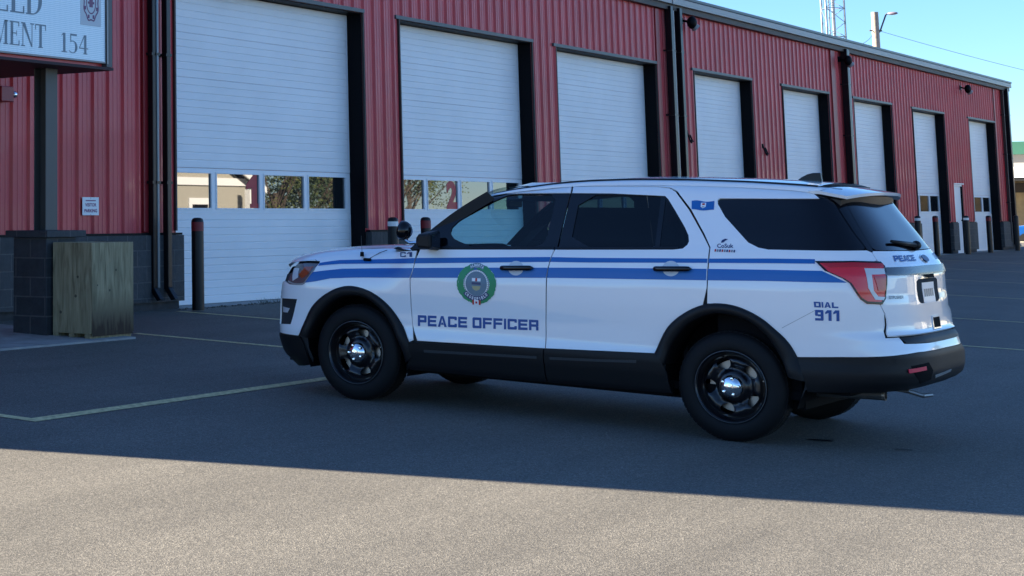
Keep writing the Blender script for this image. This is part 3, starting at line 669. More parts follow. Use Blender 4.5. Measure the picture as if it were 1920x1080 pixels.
XF=smooth_tab([(.15,-.70),(.22,-.80),(.30,-.91),(.42,-.95),(.67,-.95),(.80,-.935),(.91,-.90),(.99,-.85),(1.05,-.78),(1.10,-.66),(1.15,-.40),(1.19,.1)],.02)
RT=smooth_tab([(.7,-.22),(.9,-.155),(1.14,-.10),(1.48,-.048),(1.73,-.022),(2.1,-.004),(2.5,0),(2.9,-.006),(3.24,-.02),(3.6,-.045),(3.8,-.07)],.12)
ZC=smooth_tab([(-.95,.93),(-.90,.99),(-.80,1.06),(-.65,1.10),(-.45,1.135),(-.2,1.165),(.1,1.185),(.5,1.20)],.05)
XCF,XCR,NF,NR=-.30,3.15,3.0,3.5
Z0=.80
HOODF=[True]
def sst(a,b,x):
    u=min(1,max(0,(x-a)/(b-a))); return u*u*(3-2*u)
def W(x,z):
    zz=z-.035*sst(.75,1.05,z)*(1-sst(1.3,1.6,z))*(x-1.2)*sst(.6,1.2,x) if True else z
    zz-=sst(1.25,1.68,z)*ev(RT,x)
    w=ev(WT,zz)
    w-=.02*sst(2.6,3.4,x)*sst(1.1,1.5,z)
    if HOODF[0] and x<.48 and z>Z0:
        xz=max(x,XCF); zc=ev(ZC,xz)+.004
        q=min(.9995,max(0,(z-Z0)/(zc-Z0)))
        wf=.985*(1-q**2.4)**(1/6.0)
        b=sst(.15,.48,x); w=min(w,wf)*(1-b)+w*b
    return w
def S(t,z):
    if t<XCF:
        w=W(XCF,z); L=XCF-ev(XF,z); s=XCF-t
        if s<=.65: a=s/.65; d=(1+a**NF)**(1/NF); xi=a/d; et=1/d
        else: b=1-(s-.65)/1.0; d=(1+abs(b)**NF)**(1/NF); xi=1/d; et=b/d
        return (XCF-L*xi, w*et, z)
    if t>XCR:
        w=W(min(t,XCR+.3),z); L=ev(XR,z)-XCR; s=t-XCR
        if s<=.62: a=s/.62; d=(1+a**NR)**(1/NR); xi=a/d; et=1/d
        else: b=1-(s-.62)/1.0; d=(1+abs(b)**NR)**(1/NR); xi=1/d; et=b/d
        return (XCR+L*xi, w*et, z)
    return (t,W(t,z),z)
TMAX=XCR+1.62; TMIN=XCF-1.65
def SN(t,z,e=.004):
    a=S(t-e,z);b=S(t+e,z);c=S(t,z-e);d=S(t,z+e)
    u=[b[i]-a[i] for i in range(3)];v=[d[i]-c[i] for i in range(3)]
    n=(v[1]*u[2]-v[2]*u[1], v[2]*u[0]-v[0]*u[2], v[0]*u[1]-v[1]*u[0])
    l=math.sqrt(sum(k*k for k in n)) or 1
    return tuple(k/l for k in n)   # outward: check
def SO(t,z,o=0.0):
    p=S(t,z)
    if o==0: return p
    n=SN(t,z); return (p[0]+n[0]*o,p[1]+n[1]*o,p[2]+n[2]*o)
FE={
'fender':[(0.493,1.013),(0.47,0.948),(0.475,0.748),(0.487,0.614),(0.533,0.487),(0.465,0.478),(0.392,0.615),(0.28,0.744),(0.125,0.836),(-0.055,0.866),(-0.221,0.816),(-0.39,0.686),(-0.503,0.467),(-0.859,0.452),(-0.857,0.571),(-0.883,0.697),(-0.89,0.782),(-0.799,0.864),(-0.666,0.845),(-0.557,0.845),(-0.495,0.85),(-0.466,0.877),(-0.39,1.005),(-0.378,1.03),(-0.411,1.058),(-0.207,1.094),(0.062,1.127),(0.398,1.153),(0.523,1.161),(0.505,1.081)],
'hood_edge':[(-0.473,1.085),(-0.231,1.113),(0.04,1.141),(0.388,1.167)],
'fdoor_low':[(0.507,1.013),(0.486,0.948),(0.491,0.749),(0.5,0.615),(0.546,0.48),(1.551,0.515),(1.553,0.714),(1.559,0.866),(1.561,1.011),(1.568,1.089),(1.584,1.162),(1.598,1.215),(0.544,1.17),(0.518,1.081)],
'fdoor_top':[(0.96,1.608),(1.008,1.625),(1.071,1.652),(1.123,1.662),(1.625,1.671),(1.642,1.625)],
'rdoor_low':[(1.577,1.012),(1.584,1.09),(1.598,1.163),(1.613,1.215),(2.469,1.253),(2.535,1.263),(2.563,1.29),(2.57,1.315),(2.561,1.353),(2.528,1.406),(2.463,1.49),(2.377,1.599),(2.351,1.62),(2.311,1.63),(2.09,1.629),(1.657,1.624),(1.641,1.67),(1.953,1.677),(2.279,1.681),(2.369,1.673),(2.42,1.651),(2.535,1.527),(2.655,1.367),(2.707,1.278),(2.712,1.185),(2.712,1.007),(2.706,0.9),(2.598,0.85),(2.45,0.728),(2.356,0.544),(1.565,0.516),(1.567,0.715),(1.574,0.867)],
'quarter':[(2.723,0.901),(2.729,1.044),(2.73,1.186),(2.724,1.279),(2.669,1.368),(2.55,1.531),(2.431,1.657),(2.374,1.68),(2.278,1.687),(1.949,1.684),(1.565,1.677),(1.123,1.669),(1.071,1.661),(1.21,1.69),(1.709,1.706),(2.509,1.721),(3.012,1.719),(3.389,1.706),(3.584,1.628),(2.719,1.612),(2.724,1.573),(2.789,1.488),(2.971,1.322),(3.044,1.291),(3.113,1.278),(3.83,1.295),(3.907,1.277),(3.945,1.23),(3.39,1.222),(3.437,1.16),(3.533,1.116),(3.577,1.086),(3.641,0.985),(3.68,0.954),(3.825,0.95),(3.888,0.901),(3.895,0.823),(3.835,0.737),(4.013,0.737),(4.06,0.702),(4.684,0.696),(5.174,0.702),(5.183,0.67),(5.208,0.634),(4.199,0.648),(3.775,0.631),(3.477,0.614),(3.264,0.592),(3.206,0.713),(3.092,0.822),(2.926,0.896),(2.755,0.906)],
'roofside':[(1.102,1.678),(1.21,1.69)],
'archF_o':[(-0.503,0.467),(-0.39,0.686),(-0.221,0.816),(-0.055,0.866),(0.125,0.836),(0.28,0.744),(0.392,0.615),(0.465,0.478),(0.492,0.372)],
'archF_i':[(-0.432,0.347),(-0.373,0.514),(-0.307,0.637),(-0.195,0.739),(-0.069,0.796),(0.105,0.782),(0.255,0.674),(0.35,0.533),(0.403,0.417),(0.422,0.298)],
'archR_o':[(2.356,0.544),(2.45,0.728),(2.598,0.85),(2.755,0.906),(2.926,0.896),(3.092,0.822),(3.206,0.713),(3.264,0.592),(3.308,0.442)],
'archR_i':[(2.425,0.325),(2.454,0.488),(2.481,0.604),(2.614,0.772),(2.772,0.847),(2.959,0.82),(3.123,0.723),(3.201,0.592),(3.25,0.446)],
'sill':[(0.461,0.478),(2.356,0.544),(2.381,0.446),(2.427,0.285),(1.844,0.279),(1.114,0.266),(0.417,0.277)],
'fbump':[(-0.96,0.444),(-0.504,0.464),(-0.454,0.391),(-0.469,0.232),(-0.82,0.216),(-0.85,0.264),(-0.91,0.306)],
'rbump':[(3.264,0.592),(3.477,0.614),(3.775,0.631),(4.199,0.648),(5.208,0.634),(5.212,0.542),(5.26,0.462),(4.962,0.401),(4.321,0.406),(3.58,0.397),(3.338,0.364),(3.287,0.492)],
'rb_groove':[(3.289,0.56),(3.329,0.497),(3.772,0.527),(3.97,0.596),(4.179,0.612),(5.17,0.599)],
'headlight':[(-0.683,1.018),(-0.378,1.03),(-0.39,1.005),(-0.466,0.877),(-0.495,0.85),(-0.557,0.845),(-0.666,0.845),(-0.709,0.868),(-0.678,0.955)],
'headlight_amber':[(-0.565,0.926),(-0.52,0.991),(-0.426,0.995),(-0.459,0.931),(-0.513,0.899)],
'headlight_clear':[(-0.679,0.972),(-0.596,0.975),(-0.561,0.905),(-0.624,0.873)],
'fog':[(-0.829,0.725),(-0.549,0.742),(-0.579,0.64),(-0.621,0.533),(-0.805,0.519)],
'fogw':[(-0.865,0.659),(-0.67,0.654),(-0.71,0.618),(-0.864,0.613)],
'str1':[(-0.382,1.003),(-0.375,1.026),(-0.19,1.055),(0.027,1.069),(0.269,1.085),(0.488,1.104),(1.034,1.133),(1.567,1.161),(1.873,1.169),(2.714,1.203),(3.118,1.222),(3.391,1.232),(3.386,1.203),(3.121,1.192),(2.717,1.175),(1.877,1.137),(1.572,1.127),(1.039,1.096),(0.485,1.064),(0.042,1.039),(-0.175,1.027)],
'str2':[(-0.47,0.868),(-0.41,0.954),(-0.297,0.97),(-0.138,0.992),(0.17,1.011),(0.488,1.03),(1.043,1.06),(1.576,1.086),(1.881,1.101),(2.72,1.135),(3.124,1.149),(3.421,1.159),(3.437,1.153),(3.533,1.113),(3.561,1.09),(3.127,1.076),(2.723,1.059),(1.885,1.027),(1.581,1.015),(1.048,0.987),(0.493,0.957),(-0.005,0.932),(-0.227,0.914),(-0.364,0.884)],
'tail':[(3.389,1.218),(3.627,1.227),(3.912,1.225),(3.936,1.2),(3.927,1.09),(3.895,0.996),(3.826,0.956),(3.68,0.959),(3.641,0.985),(3.577,1.086),(3.533,1.116),(3.437,1.16)],
'tail_clear':[(3.684,1.183),(3.91,1.183),(3.904,1.148),(3.731,1.144),(3.744,1.043),(3.782,1.006),(3.882,1.003),(3.851,0.983),(3.749,0.986),(3.701,1.06)],
'tail_red2':[(3.748,1.135),(3.908,1.139),(3.9,1.044),(3.791,1.044)],
'tail_upper':[(3.423,1.207),(3.622,1.217),(3.926,1.213),(3.914,1.19),(3.611,1.19),(3.467,1.181)],
'tgate':[(3.912,1.282),(3.834,1.298),(4.534,1.291),(5.41,1.264),(5.262,1.192),(5.161,1.14),(5.157,0.957),(5.184,0.81),(5.189,0.75),(4.456,0.747),(4.03,0.743),(3.851,0.743),(3.907,0.823),(3.903,0.901),(3.848,0.947),(3.91,0.996),(3.938,1.09),(3.951,1.2),(3.95,1.233)],
'tg_bar':[(3.923,1.184),(4.292,1.184),(5.273,1.177),(5.172,1.127),(4.252,1.138),(3.909,1.14)],
'plate':[(4.66,1.064),(4.997,1.066),(5.003,0.941),(4.695,0.944)],
'plate_recess':[(4.547,1.099),(5.076,1.098),(5.068,0.932),(4.678,0.936)],
'tg_handle':[(4.67,1.141),(4.945,1.138),(4.974,1.094),(4.826,1.098)],
'badge':[(3.97,1.01),(4.208,1.006),(4.196,0.983),(3.96,0.986)],
'peace':[(4.235,1.266),(4.842,1.253),(4.716,1.217),(4.185,1.229)],
'oval':[(4.981,1.258),(5.224,1.254),(5.032,1.208),(4.856,1.211)],
'sqrec':[(4.742,0.852),(4.946,0.85),(4.899,0.774),(4.698,0.776)],
'step':[(4.013,0.737),(4.435,0.743),(5.2,0.733),(5.174,0.702),(4.684,0.696),(4.06,0.702)],
'reflector':[(4.043,0.531),(4.353,0.539),(4.368,0.517),(4.058,0.51)],
'rrecess':[(4.088,0.547),(4.455,0.557),(4.604,0.492),(4.73,0.438),(4.482,0.441),(4.163,0.517)],
'crease':[(3.197,0.768),(3.297,0.837),(3.396,0.904)],
'dial':[(3.404,0.959),(3.549,0.961),(3.547,0.92),(3.405,0.918)],
'n911':[(3.408,0.898),(3.553,0.903),(3.55,0.838),(3.408,0.836)],
'qglass':[(2.719,1.612),(3.091,1.62),(3.584,1.628),(3.389,1.706),(3.649,1.688),(4.883,1.683),(5.204,1.648),(5.36,1.548),(5.454,1.408),(5.39,1.291),(5.366,1.275),(4.534,1.291),(3.834,1.298),(3.112,1.281),(3.044,1.291),(2.971,1.322),(2.789,1.488),(2.724,1.573)],
'qg_seam':[(3.668,1.534),(3.738,1.431),(3.857,1.303)],
'rglass':[(1.715,1.236),(1.722,1.613),(2.309,1.622),(2.349,1.61),(2.376,1.584),(2.461,1.479),(2.524,1.397),(2.554,1.351),(2.561,1.319),(2.551,1.293),(2.525,1.274),(2.467,1.266)],
'rblack':[(1.629,1.216),(1.65,1.625),(2.09,1.629),(2.311,1.63),(2.351,1.62),(2.377,1.599),(2.463,1.49),(2.528,1.406),(2.561,1.353),(2.57,1.315),(2.563,1.29),(2.535,1.263),(2.469,1.253)],
'rdivider':[(2.32,1.622),(2.355,1.606),(2.369,1.263),(2.335,1.261)],
'handleF':[(1.206,1.087),(1.466,1.1),(1.47,1.058),(1.21,1.045)],
'handleR':[(2.347,1.139),(2.616,1.152),(2.619,1.109),(2.351,1.096)],
'cupF':[(1.268,1.067),(1.323,1.123),(1.388,1.073),(1.333,1.017)],
'cupR':[(2.411,1.12),(2.466,1.176),(2.53,1.126),(2.473,1.073)],
'emblem':[(0.856,0.933),(1.018,1.089),(1.192,0.952),(1.026,0.795)],
'po':[(0.537,0.681),(1.504,0.711),(1.502,0.633),(0.536,0.597)],
'c1':[(0.345,1.14),(0.472,1.147),(0.478,1.111),(0.364,1.106)],
'flag':[(2.545,1.589),(2.702,1.593),(2.712,1.531),(2.551,1.523)],
'logo':[(2.751,1.337),(2.89,1.342),(2.906,1.247),(2.767,1.241)],
'ant':[(-0.004,1.104),(0.027,1.061),(0.099,1.06)],
'rocker_hl':[(0.59,0.424),(1.561,0.451),(2.237,0.484)],
'sillgap':[(1.555,0.519),(1.544,0.278)],
'fglass':[(0.819,1.249),(0.769,1.27),(0.746,1.329),(0.766,1.377),(1.068,1.558),(1.156,1.602),(1.541,1.615),(1.521,1.227),(0.945,1.203)],
'fblack':[(0.544,1.17),(0.488,1.176),(0.559,1.282),(0.663,1.418),(0.786,1.502),(0.878,1.578),(0.96,1.608),(1.642,1.625),(1.618,1.216)],
'mirror':[(0.52,1.309),(0.688,1.315),(0.726,1.174),(0.576,1.167)],
'ws':[(0.294,1.167),(0.55,1.314),(0.786,1.502),(0.894,1.621)],
}
# ---------------- patrol car ----------------
CO=Vector((-5.821657,-6.620146,-0.222048))
_n=Vector((0,-TAU,1)).normalized(); _d=Vector((0,-1,-TAU)).normalized()
car=tag(empty('patrol_car'),'white patrol car with blue stripes and black steel wheels, parked across the yard','car')
car.matrix_world=Matrix(((_d.x,1,_n.x,CO.x),(_d.y,0,_n.y,CO.y),(_d.z,0,_n.z,CO.z),(0,0,0,1)))
def part(mb,name,m,parent=None,side=1,normals=None,**k):
    """geometry is given as (rearwards, left, up); side=-1 mirrors it to the right flank"""
    mb.v=[(v[0],-v[1]*side,v[2]) for v in mb.v]
    if normals: normals=[(n[0],-n[1]*side,n[2]) for n in normals]
    if side>0: mb.f=[f[::-1] for f in mb.f]
    return mb.build(name,m,parent or car,normals=normals,**k)
def cr(P,n=6,closed=False):
    out=[];N=len(P)
    for i in range(N if closed else N-1):
        p0=P[(i-1)%N] if closed or i>0 else P[0]; p1=P[i]; p2=P[(i+1)%N]; p3=P[(i+2)%N] if closed or i+2<N else P[-1]
        for k in range(n):
            t=k/n; out.append(tuple(.5*((2*p1[j])+(-p0[j]+p2[j])*t+(2*p0[j]-5*p1[j]+4*p2[j]-p3[j])*t*t+(-p0[j]+3*p1[j]-3*p2[j]+p3[j])*t**3) for j in range(len(p1))))
    if not closed: out.append(P[-1])
    return out
def chaikin(P,it=2,a=.2):
    for _ in range(it):
        Q=[]
        for i in range(len(P)):
            p=P[i];q=P[(i+1)%len(P)]; Q+= [tuple(p[j]*(1-a)+q[j]*a for j in (0,1)),tuple(p[j]*a+q[j]*(1-a) for j in (0,1))]
        P=Q
    return P
def inpoly(p,P):
    x,y=p;c=False;j=len(P)-1
    for i in range(len(P)):
        if (P[i][1]>y)!=(P[j][1]>y) and x<(P[j][0]-P[i][0])*(y-P[i][1])/(P[j][1]-P[i][1])+P[i][0]: c=not c
        j=i
    return c
def dseg(p,a,b):
    ax,ay=a;bx,by=b;dx,dy=bx-ax,by-ay;l=dx*dx+dy*dy or 1e-9;t=max(0,min(1,((p[0]-ax)*dx+(p[1]-ay)*dy)/l));return math.hypot(p[0]-ax-t*dx,p[1]-ay-t*dy)
def tri2d(outer,holes=(),step=.035):
    loops=[outer]+list(holes);V=[];E=[]
    for L in loops:
        L2=[]
        for i in range(len(L)):
            a=L[i];b=L[(i+1)%len(L)];n=max(1,int(math.hypot(b[0]-a[0],b[1]-a[1])/step))
            for k in range(n): L2.append((a[0]+(b[0]-a[0])*k/n,a[1]+(b[1]-a[1])*k/n))
        s=len(V);V+=L2;E+=[(s+i,s+(i+1)%len(L2)) for i in range(len(L2))]
    x0=min(p[0] for p in outer);x1=max(p[0] for p in outer);y0=min(p[1] for p in outer);y1=max(p[1] for p in outer)
    B=list(V);segs=[(B[a],B[b]) for a,b in E]
    gx=int((x1-x0)/step)+1; gy=int((y1-y0)/step)+1
    for i in range(gx):
        for j in range(gy):
            p=(x0+(i+.5)*step+.0007*(j%3),y0+(j+.5)*step)
            if inpoly(p,outer) and not any(inpoly(p,h) for h in holes):
                if min(dseg(p,a,b) for a,b in segs)>step*.35: V.append(p)
    r=delaunay_2d_cdt([Vector(v) for v in V],E,[],0,1e-7)
    vs=[(v.x,v.y) for v in r[0]];fs=[]
    for f in r[2]:
        c=(sum(vs[i][0] for i in f)/len(f),sum(vs[i][1] for i in f)/len(f))
        if inpoly(c,outer) and not any(inpoly(c,h) for h in holes):
            a,b_,c2=[vs[i] for i in f[:3]]
            if (b_[0]-a[0])*(c2[1]-a[1])-(b_[1]-a[1])*(c2[0]-a[0])>0: f=f[::-1]
            fs.append(tuple(f))
    return vs,fs,r
def panel(name,outer,m,parent=None,holes=(),off=0,thick=.012,step=.035,sides=(1,),inner=None,surf=None,bulge=None,lab=None):
    """a sheet cut to an outline, wrapped on the body surface, with an inner skin and closed rim"""
    vs,fs,_=tri2d(outer,holes,step); objs=[]
    F=surf or (lambda t,z,o:SO(t,z,o)); 
    for sd in sides:
        mb=MB(); P=[F(t,z,off+(bulge(t,z) if bulge else 0)) for t,z in vs]; N=[SN(t,z) for t,z in vs]
        mb.add(P,fs,0); nn=list(N)
        if thick:
            Q=[F(t,z,off-thick+(bulge(t,z) if bulge else 0)) for t,z in vs]; k=len(vs)
            mb.add(Q,[f[::-1] for f in fs],1 if inner else 0); nn+=[tuple(-c for c in n) for n in N]
            cnt={}
            for f in fs:
                for i in range(len(f)):
                    e=(f[i],f[(i+1)%len(f)]); cnt[e]=cnt.get(e,0)+1
            for (a,b) in list(cnt):
                if (b,a) not in cnt:
                    s=len(mb.v); mb.v+=[P[a],P[b],Q[b],Q[a]]; mb.f.append((s+1,s,s+3,s+2)); mb.m.append(0)
                    e=Vector(P[b])-Vector(P[a]); nv=Vector(N[a]).cross(e)*-1; nv=nv.normalized() if nv.length>1e-9 else Vector((0,0,1)); nn+=[tuple(nv)]*4
        o=part(mb,name,[m,inner] if inner else m,parent if not isinstance(parent,dict) else parent[sd],side=sd,normals=nn,smooth=True)
        if lab: o['label']=lab
        objs.append(o)
    return objs if len(sides)>1 else objs[0]
LR=(1,-1)
cut=lambda L,*i:[L[k] for k in i]
# --- arches as smooth curves
AFo=cr(FE['archF_o'],5); ARo=cr(FE['archR_o'],5)
# front fender outline: replace the rough arch by the smooth one
fe=FE['fender']
fender=[fe[0],fe[1],fe[2],fe[3],(.500,.492)]+[p for p in AFo[::-1] if p[1]>.47]+[(-.53,.452),(-.90,.452),(-1.35,.452),(-1.80,.452),(-1.80,.80),(-1.35,.80),(-1.0,.84),(-.80,.866)]+fe[18:24]+[(-.47,1.052)]+[(-.44,1.062),(-.231,1.090),(.04,1.117),(.25,1.134),(.40,1.150),(.508,1.160),(.500,1.085)]
fog=[(-.95,.722),(-.549,.735),(-.579,.64),(-.621,.533),(-.95,.515)]
for sd in LR: pass
pf=panel('front_fender',fender,M_WPAINT,holes=[fog],sides=LR,inner=M_DARKIN)
panel('fog_surround',[(-.97,.74),(-.53,.75),(-.56,.64),(-.60,.51),(-.97,.50)],M_BPLAST,off=-.035,sides=LR)
panel('fog_lamp',FE['fogw'],M_LENSC,off=-.015,sides=LR)
panel('front_bumper',[(-1.80,.444),(-.96,.444),(-.505,.444)]+[(-.48,.40),(-.465,.30),(-.47,.232),(-.60,.215),(-.85,.20),(-1.1,.20),(-1.80,.20)],M_BPLAST,off=.006,sides=LR,inner=M_DARKIN)
panel('grille',[(-1.80,.81),(-1.35,.81),(-1.02,.85),(-.86,.87),(-.84,.96),(-1.05,.985),(-1.80,.99)],M_DARKIN,off=-.02,sides=LR)
# hood
def zc(x): return ev(ZC,x)
def HP(x,v,off=0):
    if x<XCF:
        a=(XCF-x)/.62; a=min(a,1); w=.985*(1-a**3)**(1/3) if a<1 else .0; w=max(w,.45)
    else: w=.985
    z=Z0+(zc(x)-Z0)*(1-min(.9999,abs(v))**6)**(1/2.4)
    # raised centre pad
    z+=.010*sst(.55,.70,.86-abs(v)*.9+.0)*0
    return (x,v*w*.985,z+off)
mb=MB(); G=[]
for i in range(45):
    x=-.86+(.50+.86)*i/44; G.append([HP(x,-.90+1.8*j/48) for j in range(49)])
# shallow creases along the bonnet
for r_ in G:
    for j,p in enumerate(r_):
        v=-.90+1.8*j/48; r_[j]=(p[0],p[1],p[2]+.012*sst(.76,.62,abs(v)) if False else p[2]-.010*(1-sst(.0,.09,abs(abs(v)-.66))))
mb.grid(G); 
hood=part(mb,'bonnet',M_WPAINT,smooth=True)
# black cowl and windscreen
def glasspt(u,v):
    if True:
        yb,yt=.895,.742; y=(yb*(1-u)+yt*u)*v; c=1-v*v
        xb=.440-.26*c; xt=1.00-.10*c; zb=1.165+.02*c; zt=1.612+.05*c
        return (xb*(1-u)+xt*u,y,zb*(1-u)+zt*u+(.030+.02*c)*math.sin(math.pi*u))
def old_pt(u,v):   # u 0 base .. 1 top ; v -1..1 across
    yb,yt=.84,.655; y=(yb*(1-u)+yt*u)*v
    xb=.245-.20*(1-v*v)*1.0; xt=1.00-.10*(1-v*v)
    zb=1.165+.02*(1-v*v); zt=1.645+.045*(1-v*v)
    x=xb*(1-u)+xt*u; z=zb*(1-u)+zt*u+.035*math.sin(math.pi*u)
    return (x,y,z)
mb=MB(); mb.grid([[glasspt(i/12,-.94+1.88*j/24) for j in range(25)] for i in range(13)]); part(mb,'windscreen',M_GLW,smooth=True)
mb=MB(); mb.grid([[(.06+.20*((j-6)/6)**2+.30*i/3,-.86+1.72*j/12,1.163-.010*i+.016*(1-((j-6)/6)**2)) for j in range(13)] for i in range(4)]); part(mb,'cowl',M_DARKIN,smooth=True)
for s in (1,-1):
    mb=MB(); a=[Vector(glasspt(u,s*1.0)) for u in [k/10 for k in range(11)]]; b=[Vector(glasspt(u,s*.92)) for u in [k/10 for k in range(11)]]
    mb.grid([[p+Vector((-.012,.012*s,.006)),q+Vector((-.008,0,.008))] for p,q in zip(a,b)]); mb.grid([[p+Vector((0,-.02*s,-.03)),q+Vector((0,0,-.03))] for p,q in zip(a,b)])
    mb.grid([[p+Vector((-.012,.012*s,.006)),p+Vector((.02,.006*s,-.02)),p+Vector((.05,0,-.05))] for p in a])
    part(mb,'windscreen_pillar',M_BPLAST,smooth=True)
# roof skin
def roofz(x,y):
    d=ev(RT,x)
    a=min(.999,abs(y)/.66)
    return 1.768+d*1.0-.034*a**2.2-.0*a
mb=MB(); G=[]
for i in range(40):
    x=.93+(3.36-.93)*i/39; yw=.60+.03*sst(.9,1.5,x)-.03*sst(2.8,3.6,x)
    G.append([(x,yw*(-1+2*j/24),roofz(x,yw*(-1+2*j/24))-(.05*(1-sst(.9,1.25,x)))*0) for j in range(25)])
mb.grid(G); roof=part(mb,'roof',M_WPAINT,smooth=True)
# side of the roof from door tops to the roof skin, with the dark ditch line
mb=MB(); nn=[]
for s in (1,-1):
    G=[]; 
    for i in range(60):
        x=.98+(3.45-.98)*i/59; z0_=1.695+ev(RT,x)*.8 if x<2.4 else 1.695+ev(RT,x)*.9
        p=SO(x,z0_,.001); q=(x,(.60+.03*sst(.9,1.5,x)-.03*sst(2.8,3.6,x))+.008,roofz(x,.63)-.004)
        row=[]
        for k in range(7):
            u=k/6; c=Vector(p).lerp(Vector(q),u)+Vector((0,.010,.008))*math.sin(math.pi*u); row.append((c.x,c.y*s,c.z))
        G.append(row)
    mb.grid(G,flip=(s<0))
part(mb,'roof_rail',M_WPAINT,smooth=True)
for s in (1,-1):
    mb=MB(); P=[(x,s*((.60+.03*sst(.9,1.5,x)-.03*sst(2.8,3.6,x))+.012),roofz(x,.62)+.001) for x in [.98+(3.35-.98)*i/30 for i in range(31)]]; mb.path(P,.006,6); part(mb,'roof_ditch_moulding',M_BLKTRIM)
# --- doors
def door(fr,low,top=None):
    ds={}
    nm='front_door' if fr else 'rear_door'
    for sd,o in zip(LR,panel(nm,low,M_WPAINT,sides=LR,inner=M_DARKIN)): ds[sd]=o
    return ds
fl=FE['fdoor_low']; fl=[(p[0]-.009,p[1]) if p[0]<.6 else (p[0]+.003,p[1]) for p in fl[:4]+[(.518,.552),(.545,.492)]+fl[5:]]
FD=door(True,fl)
rd=FE['rdoor_low']; arc=[p for p in ARo if p[0]<2.71 and p[1]>.545]
# lower body of the rear door and its window frame are one pressing
rl=rd[:3]+[(1.613,1.215)]+rd[4:5]+rd[5:13]+[(1.953,1.629),(1.657,1.624)]+rd[16:26]+arc[::-1]+[(2.36,.545)]+rd[29:]
rl=[p for k,p in enumerate(rl) if k==0 or math.hypot(p[0]-rl[k-1][0],p[1]-rl[k-1][1])>.004]
rl=[(p[0]-.004,p[1]) if p[0]<1.62 and p[1]<1.22 else p for p in rl]
rl=[(p[0]+.008,p[1]) if p[0]>2.66 and p[1]>.9 else p for p in rl]
RD=door(False,rl)
panel('upper_frame',FE['fdoor_top'],M_WPAINT,parent=FD,sides=LR,inner=M_DARKIN)
# black window surrounds and glass
fg=chaikin([(.850,1.240),(.790,1.262),(.752,1.300),(.752,1.345),(.80,1.402),(1.068,1.566),(1.150,1.606),(1.541,1.615),(1.521,1.232),(.96,1.207)],2,.12)
HOODF[0]=False
fb=[(.495,1.168),(.462,1.176),(.56,1.300),(.663,1.400),(.786,1.500),(.878,1.568),(.96,1.606),(1.642,1.622),(1.618,1.218)]
panel('window_surround',fb,M_GBLK,parent=FD,holes=[fg],off=-.003,sides=LR,inner=M_DARKIN)
panel('window_glass',fg,M_GLF,parent=FD,off=-.010,thick=0,sides=LR)
HOODF[0]=True
rg=chaikin(FE['rglass'],1,.2)
rbo=[(p[0],p[1]) for p in FE['rblack']]
dv=FE['rdivider']
panel('window_surround',rbo,M_GBLK,parent=RD,holes=[rg],off=-.003,sides=LR,inner=M_DARKIN)
panel('window_glass',rg,M_GLR,parent=RD,off=-.010,thick=0,sides=LR)
panel('window_divider',dv,M_GBLK,parent=RD,off=-.006,sides=LR,thick=.01)
# belt mouldings
def strip(name,pts,w,m,parent,off=.004,sides=LR):
    P=cr(pts,5); L=[]; 
    top=[(p[0],p[1]+w/2) for p in P]; bot=[(p[0],p[1]-w/2) for p in P]
    return panel(name,top+bot[::-1],m,parent=parent,off=off,sides=sides,thick=.006)
strip('belt_moulding',[(.47,1.178),(1.0,1.203),(1.600,1.226)],.018,M_BLKTRIM,FD)
strip('belt_moulding',[(1.622,1.227),(2.1,1.246),(2.50,1.266)],.014,M_BLKTRIM,RD)
# --- rear quarter
q=FE['quarter']
tl=[(t if t>3.30 else t,z) for t,z in FE['tail']]
arcq=[p for p in ARo if p[0]>2.725 and p[1]>.60]
TG0=3.86
quarter=[(2.723,.905),q[1],q[2],q[3],q[4],q[5],q[6],q[7],q[8],q[9],q[10],(1.20,1.672),(1.12,1.668),(1.06,1.661),(1.2,1.694),(1.709,1.708),(2.509,1.724),(3.012,1.722)]
qg=FE['qglass']
quarter+=[(3.36,1.706),(3.50,1.629),(2.735,1.613),(2.722,1.600),(2.728,1.573)]+qg[-2:-6:-1]+[(3.40,1.288),(3.79,1.298),(3.862,1.284),(3.878,1.236)]+[(3.83,1.230)]+[tl[0]]+tl[:5:-1][:0]
# taillight notch (upper left, then down its inner edge)
quarter+=[tl[11],tl[10],tl[9],tl[8],tl[7],tl[6],(3.80,.956),(3.853,.90),(3.855,.824),(3.79,.742),(3.99,.745),(4.0,.706),(4.40,.700),(4.78,.700),(4.78,.655),(4.15,.652),(3.75,.632),(3.469,.614),(3.262,.594)]
quarter+=[p for p in arcq[::-1]]
quarter=[p for k,p in enumerate(quarter) if k==0 or math.hypot(p[0]-quarter[k-1][0],p[1]-quarter[k-1][1])>.003]
QP=panel('rear_quarter',quarter,M_WPAINT,sides=LR,inner=M_DARKIN)
# wrap-round rear side glass and back light
sg=[(2.735,1.611)]+[(3.50,1.628),(3.60,1.634),(3.66,1.60),(3.69,1.50),(3.73,1.40),(3.80,1.302),(3.40,1.292)]+qg[-5:]
sg=chaikin(sg[:1]+sg[1:],2,.15)
panel('rear_side_window',sg,M_GBLK,off=-.004,sides=LR)
panel('pillar_cover',[(3.36,1.705),(3.50,1.629),(3.605,1.636),(3.668,1.60),(3.700,1.50),(3.738,1.40),(3.808,1.302),(3.862,1.290),(3.90,1.296),(3.86,1.40),(3.84,1.50),(3.84,1.60),(3.84,1.70)],M_GBLK,off=-.002,sides=LR)
